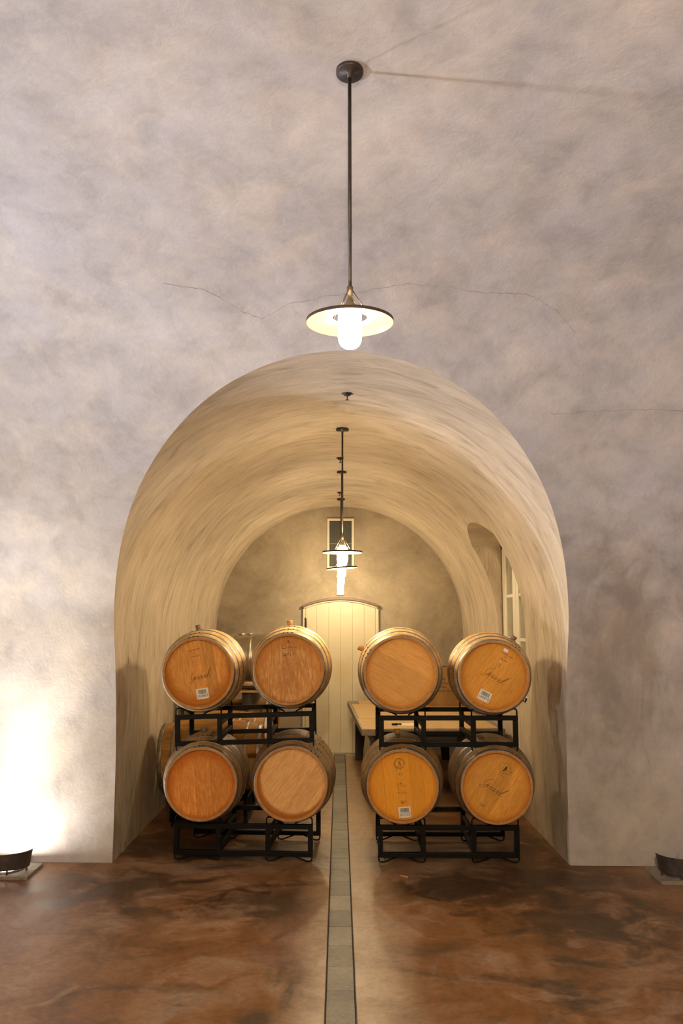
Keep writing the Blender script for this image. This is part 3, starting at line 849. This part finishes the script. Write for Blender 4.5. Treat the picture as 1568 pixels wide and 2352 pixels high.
def circle_pts(cx, cz, r, n=48, sx=1.0, rot=0.0):
    out = []
    for i in range(n + 1):
        a = 2 * PI * i / n; u, v = r * math.cos(a) * sx, r * math.sin(a)
        out.append((cx + u * math.cos(rot) - v * math.sin(rot), cz + u * math.sin(rot) + v * math.cos(rot)))
    return out
def unroll(mb, roll):
    M = Matrix.Rotation(-roll, 4, 'Y'); mb.v = [tuple(M @ Vector(v)) for v in mb.v]; return mb
def stamp(head, roll, fn, mat, name='stamp', label=None):
    mb = MB(); fn(mb); unroll(mb, roll)
    o = mb.build(name, mat, head, recalc=False)
    if label: o['label'] = label
    return o
def barcode(t, roll, x, z, rot, num, w=0.094, h=0.080):
    M = Matrix.Translation((x, 0, z)) @ Matrix.Rotation(-rot, 4, 'Y')
    mb = MB(); mb.box((-w / 2, -0.4382, -h / 2), (w / 2, -0.4364, h / 2), M=M); unroll(mb, roll)
    p = mb.build('barcode_label', M_paper, t); p['label'] = 'white paper label with a barcode and the number ' + num
    mb = MB(); rnd = random.Random(int(num)); a = -0.033
    while a < 0.033:
        bw = rnd.choice((0.0009, 0.0016, 0.0025)); mb.box((a, -0.4387, 0.0), (a + bw, -0.4382, 0.031), M=M); a += bw + rnd.choice((0.0010, 0.0017))
    vs, fs = text_geo(num, 0.030, 'CENTER'); mb.add([(q[0] * 0.95, -0.4386, q[1] - 0.016) for q in vs], fs, M=M)
    for bx in (-0.040, 0.037): mb.box((bx, -0.4386, -0.036), (bx + 0.004, -0.4382, -0.030), M=M)
    unroll(mb, roll); mb.build('barcode_print', M_print, p, recalc=False)
Rd = math.radians
def barrel(label, x, z, roll, yaw, body, head, bung, scale=1.0, yc=7.285, group='oak barrels on the front racks', flush=False):
    roll = Rd(roll)
    s = math.sin(Rd(yaw)) * HL
    t = thing('wine_barrel', label, 'barrel', (x - s, yc, z), (0, roll, Rd(yaw)), group)
    t.scale = (scale, 1, scale)
    h = barrel_parts(t, body, head, bung, flush)
    return t, h, roll
Y0 = -0.4372
# upper left
t, h, r = barrel('pale oak barrel at upper left, orange head with number 160867 on its label', -1.089, 1.441, -10.6, 1.5, M_stave_pale,
                 head_mat('head_upper_left', (0.72, 0.345, 0.080), (0.48, 0.190, 0.032), (0.40, 0.125, 0.008), 0.85, 0.22, 0.085, 0.35), M_bung_grey)
def f(mb):
    put_text(mb, 'TONNELLERIE', 0.0165, -0.040, 0.174, Y0, Rd(16)); put_text(mb, 'DE', 0.0155, -0.037, 0.150, Y0, Rd(16)); put_text(mb, 'FRANCE', 0.0165, -0.027, 0.128, Y0, Rd(16))
    mb.ribbon([(-0.024, 0.083), (-0.015, 0.085)], 0.003, y=Y0); mb.ribbon([(-0.016, 0.061), (-0.007, 0.062)], 0.003, y=Y0)
    script_word(mb, 0.018, -0.030, 0.150, Rd(14))
stamp(h, r, f, M_ink, label='branded lettering on the barrel head'); barcode(t, r, 0.034, -0.158, Rd(9), '160867')
# upper, second from left
t, h, r = barrel('oak barrel, upper tier, with MTL+ stamped in black on its coarse-grained head', -0.391, 1.470, -3.0, 0.0, M_stave_pale,
                 head_mat('head_upper_grain', (0.76, 0.400, 0.135), (0.44, 0.185, 0.050), (0.50, 0.180, 0.015), 0.55, -0.25, 0.11, 0.75), M_bung_tan)
def f(mb):
    serif(mb, 'A', -0.008, 0.211, 0.027, rot=Rd(3))
    serif_word(mb, 'MTL', -0.008, 0.111, 0.023, Rd(4), 1.0); serif(mb, '+', 0.034, 0.116, 0.020, rot=Rd(3))
    for i in range(5): mb.ribbon(circle_pts(-0.030 + i * 0.018, 0.144 + i * 0.0012, 0.0014, 8), 0.0026, y=Y0)
stamp(h, r, f, M_inkb, label='black stencilled letters')
def f(mb):
    mb.ribbon(circle_pts(-0.042, 0.170, 0.0160, 40), 0.0026, y=Y0); mb.ribbon([(-0.042, 0.161), (-0.028, 0.152)], 0.004, y=Y0); mb.ribbon([(-0.048, 0.160), (-0.041, 0.178), (-0.036, 0.160)], 0.0013, y=Y0)
    put_text(mb, 'ONNELLERIE', 0.0145, 0.019, 0.1665, Y0, Rd(4)); mb.ribbon([(-0.062, 0.157), (0.06, 0.1615)], 0.0008, y=Y0)
stamp(h, r, f, M_ink, 'maker_stamp')
# upper, third
t, h, r = barrel('oak barrel, upper tier, with a plain unmarked head and its bung turned to the left', 0.4745, 1.440, -61.0, -3.3, M_stave_pale,
                 head_mat('head_plain', (0.74, 0.385, 0.105), (0.60, 0.280, 0.065), (0.54, 0.210, 0.025), 0.45, 0.05, 0.10, 0.15), M_bung_tan, 1.045)
# upper right
t, h, r = barrel('oak barrel at upper right, head marked in script with number 160810 on its label', 1.194, 1.416, 37.0, -4.0, M_stave_pale,
                 head_mat('head_upper_right', (0.70, 0.325, 0.050), (0.54, 0.215, 0.025), (0.50, 0.185, 0.012), 0.45, 0.0, 0.085, 0.2), M_bung_grey)
def f(mb):
    put_text(mb, 'TONNELLERIE', 0.0165, 0.105, 0.160, Y0, Rd(-31)); put_text(mb, 'DE', 0.015, 0.094, 0.142, Y0, Rd(-31)); put_text(mb, 'FRANCE', 0.016, 0.079, 0.123, Y0, Rd(-31))
    script_word(mb, 0.010, -0.012, 0.172, Rd(-32)); put_text(mb, 'NAPA VALLEY', 0.009, -0.012, -0.040, Y0, Rd(-31), spacing=1.5)
    mb.ribbon([(0.046, 0.094), (0.052, 0.090)], 0.006, y=Y0); mb.ribbon([(0.040, 0.074), (0.047, 0.076)], 0.004, y=Y0)
stamp(h, r, f, M_ink, label='branded lettering on the barrel head'); barcode(t, r, -0.073, -0.151, Rd(-27), '160810')
mb = MB(); mb.box((-0.018, -0.4380, -0.012), (0.018, -0.4364, 0.012), M=Matrix.Translation((0.098, 0, 0.197)) @ Matrix.Rotation(Rd(30), 4, 'Y'))
unroll(mb, r).build('paper_tag', M_paper, t)['label'] = 'small blank white sticker'
mb = MB()
for (a, b) in ((0.054, 0.112), (0.055, 0.104)): mb.box((-0.006, -0.4374, -0.0022), (0.006, -0.4364, 0.0022), M=Matrix.Translation((a, 0, b)) @ Matrix.Rotation(Rd(30), 4, 'Y'))
unroll(mb, r).build('paper_scrap', M_paper, t)
# lower left
t, h, r = barrel('weathered oak barrel at lower left with a reddish unmarked head', -1.051, 0.608, -6.0, 2.0, M_stave_dull,
                 head_mat('head_lower_left', (0.74, 0.320, 0.075), (0.50, 0.165, 0.024), (0.46, 0.120, 0.007), 0.8, -0.15, 0.12, 0.55), M_bung_grey)
# lower second
t, h, r = barrel('weathered oak barrel, lower tier, with a pale head stained orange along the bottom', -0.367, 0.610, 38.0, 0.0, M_stave_dull,
                 head_mat('head_pale', (0.84, 0.500, 0.205), (0.62, 0.310, 0.100), (0.33, 0.095, 0.010), 0.0, 0.0, 0.115, 0.45), M_bung_tan, 1.02, flush=True)
# orange crescent at the bottom of the pale head: the stain sits in world-down direction, i.e. rotated in the barrel's own frame
hm = h.data.materials[0]; nt = hm.node_tree
n = NT.__new__(NT); n.m = hm; n.t = nt; n.N = nt.nodes; n.L = nt.links; n.b = nt.nodes['Principled BSDF']
src = n.b.inputs['Base Color'].links[0].from_socket
p_ = n.coord('Object'); x_, y_, z_ = n.sep(p_)
cs, sn = math.cos(Rd(38)), math.sin(Rd(38))
wz = n.math('SUBTRACT', n.math('MULTIPLY', z_, cs), n.math('MULTIPLY', x_, sn)); wx = n.math('ADD', n.math('MULTIPLY', x_, cs), n.math('MULTIPLY', z_, sn))
zz_ = n.math('SUBTRACT', wz, 0.028); xx_ = n.math('SUBTRACT', wx, 0.02)
rr_ = n.math('SQRT', n.math('ADD', n.math('MULTIPLY', zz_, zz_), n.math('MULTIPLY', xx_, xx_)))
rr_ = n.math('ADD', rr_, n.math('MULTIPLY', n.math('SUBTRACT', n.noise(n.mapping(p_, (18, 18, 18)), 1.0, 5, 0.65), 0.5), 0.035))
n.put(n.b.inputs['Base Color'], n.mix(n.ramp(rr_, [(0.238, 0.0), (0.258, 0.9)]), src, (0.36, 0.120, 0.014)))
# lower third
t, h, r = barrel('oak barrel, lower tier, head stamped with a ringed K and number 161123 on its label', 0.4805, 0.592, -5.0, -3.0, M_stave_dull,
                 head_mat('head_ringed', (0.76, 0.340, 0.036), (0.64, 0.255, 0.018), (0.56, 0.185, 0.010), 0.3, 0.0, 0.10, 0.1), M_bung_tan)
def f(mb):
    mb.ribbon(circle_pts(-0.023, 0.164, 0.0405, 8, rot=PI / 8), 0.0022, y=Y0); mb.ribbon(circle_pts(-0.023, 0.164, 0.0400, 48), 0.0018, y=Y0)
    mb.ribbon(circle_pts(-0.023, 0.164, 0.0335, 8, rot=0.2), 0.0022, y=Y0)
    serif(mb, 'K', -0.020, 0.171, 0.030); put_text(mb, 'KADAR', 0.011, -0.022, 0.146, Y0, 0.08)
    serif_word(mb, 'TS', -0.013, 0.086, 0.018, Rd(2)); serif_word(mb, 'MT', 0.007, -0.121, 0.021, Rd(3), 1.02)
    sc_ = 1 / 31.36 / 298
    def ln(P, w=0.0018): mb.ribbon([(-0.0805 + a * sc_, 0.0738 - b * sc_) for a, b in P], w, y=Y0)
    ln([(575, 475), (720, 545), (850, 590), (980, 660), (1050, 635)]); ln([(390, 520), (480, 535), (570, 570), (670, 610), (610, 560)]); ln([(575, 475), (640, 560)], 0.003)
    ln([(430, 680), (420, 610), (490, 610), (620, 680), (750, 750), (830, 770), (910, 755)]); ln([(780, 660), (830, 710), (870, 670)])
    ln([(430, 680), (450, 800), (490, 870), (500, 950), (600, 945), (690, 1050)])
    put_text(mb, 'SWANSON', 0.0125, 0.0, -0.0505, Y0, Rd(3), spacing=1.35); mb.ribbon([(-0.02, -0.062), (0.024, -0.060)], 0.0012, y=Y0)
stamp(h, r, f, M_ink, label='branded emblem and initials on the barrel head'); barcode(t, r, 0.0155, -0.195, Rd(6), '161123')
mb = MB(); mb.box((-0.020, -HL + 0.012, 0), (0.020, -HL + 0.028, 0.0015), M=Matrix.Rotation(Rd(8), 4, 'Y') @ Matrix.Translation((0, 0, prof_r(-0.445) + 0.0026)))
mb.build('hoop_sticker', M_paper, t)
# lower right
t, h, r = barrel('oak barrel at lower right, head marked in script with an oval emblem and 2015', 1.199, 0.583, 32.0, -3.0, M_stave_dull,
                 head_mat('head_lower_right', (0.75, 0.370, 0.072), (0.55, 0.225, 0.030), (0.52, 0.180, 0.012), 0.55, 0.0, 0.085, 0.3), M_bung_grey, flush=True)
def f(mb):
    script_word(mb, -0.024, -0.018, 0.172, Rd(-33)); put_text(mb, '2015', 0.024, -0.113, -0.135, Y0, Rd(-32)); put_text(mb, 'NAPA VALLEY', 0.008, -0.045, -0.046, Y0, Rd(-32), spacing=1.5)
    cx, cz = 0.070, 0.139
    mb.ribbon(circle_pts(cx, cz, 0.044, 48, 1.12, Rd(-30)), 0.0013, y=Y0)
    for i, ch in enumerate('BOUTES'):
        a = Rd(108 - i * 22); put_text(mb, ch, 0.015, cx + 0.035 * math.cos(a), cz + 0.035 * math.sin(a), Y0, a - PI / 2)
    put_text(mb, '135', 0.016, cx + 0.036, cz - 0.030, Y0, Rd(-35))
    mb.ribbon(catmull([(cx - .036, cz - .018), (cx - .026, cz - .032), (cx - .012, cz - .040)], 5), 0.002, y=Y0); mb.ribbon(catmull([(cx - .008, cz - .036), (cx + .006, cz - .038), (cx + .016, cz - .042)], 5), 0.002, y=Y0)
    put_text(mb, 'RIGIDUS', 0.012, cx - 0.030, cz - 0.056, Y0, Rd(-35))
stamp(h, r, f, M_ink, label='branded emblem and lettering on the barrel head')
def f(mb):
    cx, cz = 0.070, 0.139
    mb.ribbon([(cx + .014, cz + .016), (cx + .006, cz + .006), (cx + .002, cz - .004), (cx - .012, cz - .012), (cx - .02, cz - .020)], [.004, .014, .016, .006, .010], y=Y0 - 0.0003)
    mb.ribbon([(cx - .018, cz - .020), (cx - .006, cz - .022), (cx + .004, cz - .018)], 0.004, y=Y0); mb.ribbon([(cx + .006, cz - .012), (cx + .009, cz - .026)], 0.004, y=Y0)
stamp(h, r, f, M_inkb, 'emblem_figure')
# row of barrels lying sideways along the left wall
GB = 'oak barrels lying sideways along the left wall'
M_hd = head_mat('head_back_row', (0.50, 0.27, 0.09), (0.34, 0.16, 0.04), (0.32, 0.12, 0.02), 0.5)
for yb, lb in ((8.294, 'amber oak barrel lying sideways, nearest of the row along the left wall'), (9.006, 'amber oak barrel lying sideways, second in the row along the left wall'),
               (9.754, 'amber oak barrel lying sideways, third in the row along the left wall, under the pallet'), (10.466, 'amber oak barrel lying sideways, farthest of the row along the left wall')):
    t = thing('wine_barrel', lb, 'barrel', (-1.175, yb, 0.605), (0, Rd(random.uniform(-4, 4)), PI / 2), GB)
    barrel_parts(t, M_stave_amber, M_hd, M_bung_grey if yb < 9.5 else None)

# ------------------------------------------------------------------ pallet and steel barrel
M_pal = simple('pallet_wood', (0.42, 0.28, 0.13), 0.75, 0, 0.2, 14)
M_pald = simple('dark_bearer_wood', (0.045, 0.032, 0.022), 0.8, 0, 0.2, 14)
t = thing('wooden_pallet', 'wooden pallet on dark bearers laid over the sideways barrels', 'pallet', (-1.10, 9.85, 0.936))
mb = MB()
for x in (-0.27, 0.12): mb.box((x - 0.05, -0.46, 0), (x + 0.05, 0.66, 0.149))
mb.build('bearer', M_pald, t, bevel=0.004)
mb = MB()
for y in (-0.50, -0.30, -0.10, 0.10, 0.30): mb.box((-0.5, y, 0.222), (0.5, y + 0.14, 0.248))
mb.build('top_boards', M_pal, t, bevel=0.003)
mb = MB()
for x in (-0.5, -0.03, 0.44): mb.box((x, -0.48, 0.172), (x + 0.06, 0.44, 0.222))
mb.build('stringers', M_pald, t)
mb = MB()
for y in (-0.50, -0.04, 0.30): mb.box((-0.5, y, 0.149), (0.5, y + 0.12, 0.172))
mb.build('bottom_boards', M_pal, t, bevel=0.003)
sm = NT('brushed_steel', 0.36, 1.0); sf = sm.noise(sm.coord('Object'), 9, 4, 0.6, 0.5); M_ss = sm.out(sm.ramp(sf, [(0.3, (0.34, 0.30, 0.24)), (0.7, (0.50, 0.46, 0.38))]), sm.ramp(sf, [(0.3, 0.42), (0.7, 0.28)]))
t = thing('steel_barrel', 'stainless steel barrel lying on the pallet behind the upper left barrels', 'barrel', (-1.08, 9.78, 1.437), (0, 0, PI / 2))
mb = MB()
def sr(y):
    r_ = 0.25
    for c in (-0.105, 0.105): r_ += 0.010 * math.exp(-((y - c) / 0.012) ** 2)
    r_ -= 0.006 * math.exp(-((y) / 0.09) ** 2)
    return r_
ysr = [-0.43 + 0.86 * i / 120 for i in range(121)]
mb.lathe([(0.0, -0.40), (0.20, -0.405), (0.243, -0.42), (0.25, -0.445)] + [(sr(y), y) for y in ysr] + [(0.25, 0.445), (0.243, 0.42), (0.20, 0.405), (0.0, 0.40)], 64, 'Y')
mb.build('drum', M_ss, t)
for yy, nm in ((0.0, 'bung_cap'), (-0.09, 'valve')):
    mb = MB(); mb.lathe([(0.0, 0.018), (0.032, 0.018), (0.035, 0.012), (0.035, -0.012), (0, -0.012)], 24, M=Matrix.Translation((0, yy, 0.248))); mb.build(nm, M_ss, t)

# ------------------------------------------------------------------ table with cardboard, box and paper
M_tab = simple('worn_table_wood', (0.20, 0.165, 0.115), 0.55, 0, 0.25, 9)
M_tabd = simple('black_stained_wood', (0.020, 0.015, 0.012), 0.5)
M_card = simple('cardboard', (0.48, 0.315, 0.135), 0.8, 0, 0.06, 8)
M_cardd = simple('cardboard_brown', (0.30, 0.160, 0.045), 0.8, 0, 0.06, 8)
TH = Rd(2.16)
t = thing('table', 'long dark wooden table behind the right-hand barrels, covered with cardboard', 'table', (0.890, 10.49, 0), (0, 0, TH))
TW, TL = 0.725, 1.55
mb = MB(); mb.box((-TW, -TL, 0.695), (TW, TL, 0.760)); mb.build('tabletop', M_tab, t, bevel=0.006)
mb = MB(); mb.box((-TW + 0.11, -TL + 0.12, 0.60), (TW - 0.11, -TL + 0.145, 0.695)); mb.box((-TW + 0.11, TL - 0.145, 0.60), (TW - 0.11, TL - 0.12, 0.695))
mb.box((-TW + 0.11, -TL + 0.12, 0.60), (-TW + 0.135, TL - 0.12, 0.695)); mb.box((TW - 0.135, -TL + 0.12, 0.60), (TW - 0.11, TL - 0.12, 0.695)); mb.build('apron', M_tabd, t)
for sx in (-1, 1):
    for sy in (-1, 1):
        x0, y0 = sx * (TW - 0.10), sy * (TL - 0.11)
        mb = MB()
        vs = []
        for z, w in ((0.694, 0.165), (0.0, 0.092)):
            for a, b in ((0, 0), (1, 0), (1, 1), (0, 1)): vs.append((x0 - sx * w * a, y0 - sy * w * b * 0.7, z))
        mb.add(vs, [(0, 1, 2, 3), (7, 6, 5, 4), (0, 4, 5, 1), (1, 5, 6, 2), (2, 6, 7, 3), (3, 7, 4, 0)])
        mb.build('leg', M_tabd, t, bevel=0.004)
def sheet(y0, y1, x0, x1, z, label, jag=0.006, n=14, th=0.004, mat=M_card, rot=TH):
    mb = MB(); rnd = random.Random(int(y0 * 100))
    top = [(x0 + (x1 - x0) * i / n, y0 + rnd.uniform(-jag, jag)) for i in range(n + 1)]
    bot = [(x1 - (x1 - x0) * i / n, y1 + rnd.uniform(-jag, jag) * 0.3) for i in range(n + 1)]
    mb.prism(top + bot, 0, th, 'Z')
    o = mb.build('cardboard_sheet', mat, loc=(0.890, 10.49, z), rot=(0, 0, rot))
    return tag(o, label, 'cardboard', 'flat cardboard sheets on the table')
sheet(-1.535, -0.64, -0.712, 0.66, 0.7605, 'flat cardboard sheet covering the near end of the table', 0.010)
sheet(-0.625, 1.06, -0.690, 0.66, 0.7605, 'flat cardboard sheet covering the middle of the table', 0.003)
sheet(1.075, 1.53, -0.585, 0.66, 0.7605, 'flat cardboard sheet at the far end of the table', 0.003)
sheet(0.20, 0.62, 0.20, 0.70, 0.765, 'short loose piece of cardboard lying in front of the upright box', 0.004, th=0.012, mat=M_cardd)
mb = MB(); mb.box((0, 0, 0), (0.462, 0.32, 0.488)); 
t = thing('cardboard_box', 'closed brown cardboard box with printed lettering standing on the table', 'box', (1.119, 11.27, 0.7655), (0, 0, 0))
mb.build('carton', M_cardd, t, bevel=0.004)
mb = MB(); mb.box((0.16, 0.02, 0.489), (0.26, 0.16, 0.493)); mb.build('gap', M_dark, t)
mb = MB()
for s_, z_, sz, x_ in (('Creative', 0.334, 0.062, 0.018), ('Memphis', 0.283, 0.052, 0.135), ('C/No:', 0.236, 0.052, 0.117), ('Made in China', 0.186, 0.052, 0.117)):
    put_text(mb, s_, sz, x_, z_, -0.0012, 0, 'LEFT')
put_text(mb, 'KEEP DRY', 0.020, 0.22, 0.145, -0.0012, 0, 'LEFT') if False else None
mb.build('printed_text', M_inkb, t, recalc=False)
mb = MB(); mb.prism([(0.578, 9.369), (0.774, 9.407), (0.804, 9.179), (0.598, 9.180)], 0.7650, 0.7662, 'Z')
tag(mb.build('paper_sheet', simple('white_paper', (0.72, 0.66, 0.52), 0.7)), 'white sheet of paper lying on the cardboard at the near end of the table', 'paper')
mb = MB(); mb.lathe([(0, 0), (0.011, 0), (0.011, 0.055), (0, 0.055)], 14, M=Matrix.Rotation(PI / 2, 4, 'Y')); mb.lathe([(0, 0.056), (0.008, 0.056), (0.008, 0.10), (0, 0.10)], 14, M=Matrix.Rotation(PI / 2, 4, 'Y'))
tag(mb.build('marker_pen', M_tabd, loc=(0.545, 9.22, 0.776), rot=(0, 0, 0.1)), 'short black marker lying beside the white paper', 'pen')
mb = MB(); mb.prism([(0, 0), (0.012, 0.016), (0.062, -0.022), (0.052, -0.040)], 0, 0.006, 'Z')
tag(mb.build('wood_splinter', simple('pink_wood', (0.55, 0.27, 0.14), 0.7), loc=(0.440, 6.60, 0.001)), 'small pinkish wood splinter on the floor in front of the right rack', 'splinter')

# ------------------------------------------------------------------ light
def spot(loc, aim, power, col, size=60, blend=0.5, rad=0.05):
    l = bpy.data.lights.new('spot', 'SPOT'); l.energy = power; l.color = col; l.spot_size = Rd(size); l.spot_blend = blend; l.shadow_soft_size = rad
    o = bpy.data.objects.new('spot_beam', l); C.objects.link(o); o.location = loc
    o.rotation_euler = (Vector(aim) - Vector(loc)).to_track_quat('-Z', 'Y').to_euler(); return o
COOL = (0.82, 0.88, 1.04); NEUT = (1.0, 0.90, 0.77)
spot((-2.47, 6.70, 0.06), (-2.44, 6.78, 3.0), 50, NEUT, 76, 1.0, 0.05)
spot((-2.47, 6.70, 0.06), (-2.40, 6.74, 3.0), 62, NEUT, 54, 1.0, 0.05)
spot((-4.9, 6.72, 0.1), (-2.4, 5.3, 3.3), 300, COOL, 150, 1.0, 0.08)
spot((5.2, 6.5, 0.1), (4.6, 4.8, 3.5), 70, COOL, 120, 0.9, 0.1)  # unseen cool spot added beyond the right edge as fill
spot((-6.6, 2.45, 0.7), (0.8, 3.6, 3.3), 950, COOL, 60, 0.8, 0.17)  # unseen spot standing in for cool daylight from the left tunnel end
for x, pw in ((-4.6, 40), (-1.6, 30), (1.6, 30), (4.6, 35)):  # unseen cool spots added along the near wall to fill the ceiling
    spot((x, -1.95, 0.1), (x, 1.1, 4.0), pw, COOL, 105, 0.9, 0.1)
w = bpy.data.worlds.new('world'); SC.world = w; w.use_nodes = True
w.node_tree.nodes['Background'].inputs[0].default_value = (0, 0, 0, 1); w.node_tree.nodes['Background'].inputs[1].default_value = 0

# ------------------------------------------------------------------ camera
cam = bpy.data.cameras.new('camera'); co = bpy.data.objects.new('camera', cam); C.objects.link(co)
co.location = (0, 0, 1.85); co.rotation_euler = (Rd(90 + 7.05), 0, -math.atan(5 / 2000))
cam.sensor_fit = 'VERTICAL'; cam.sensor_height = 36; cam.lens = 36 * 2000 / 2352; cam.clip_start = 0.05; cam.clip_end = 60
SC.camera = co
SC.view_settings.view_transform = 'Standard'; SC.view_settings.look = 'None'; SC.view_settings.gamma = 1; SC.view_settings.use_curve_mapping = False
SC.view_settings.exposure = 1.06
SC.cycles.use_denoising = True; SC.cycles.max_bounces = 6; SC.cycles.diffuse_bounces = 4; SC.cycles.glossy_bounces = 3; SC.cycles.use_adaptive_sampling = True; SC.cycles.adaptive_threshold = 0.06; SC.cycles.adaptive_min_samples = 16; SC.cycles.sample_clamp_indirect = 8
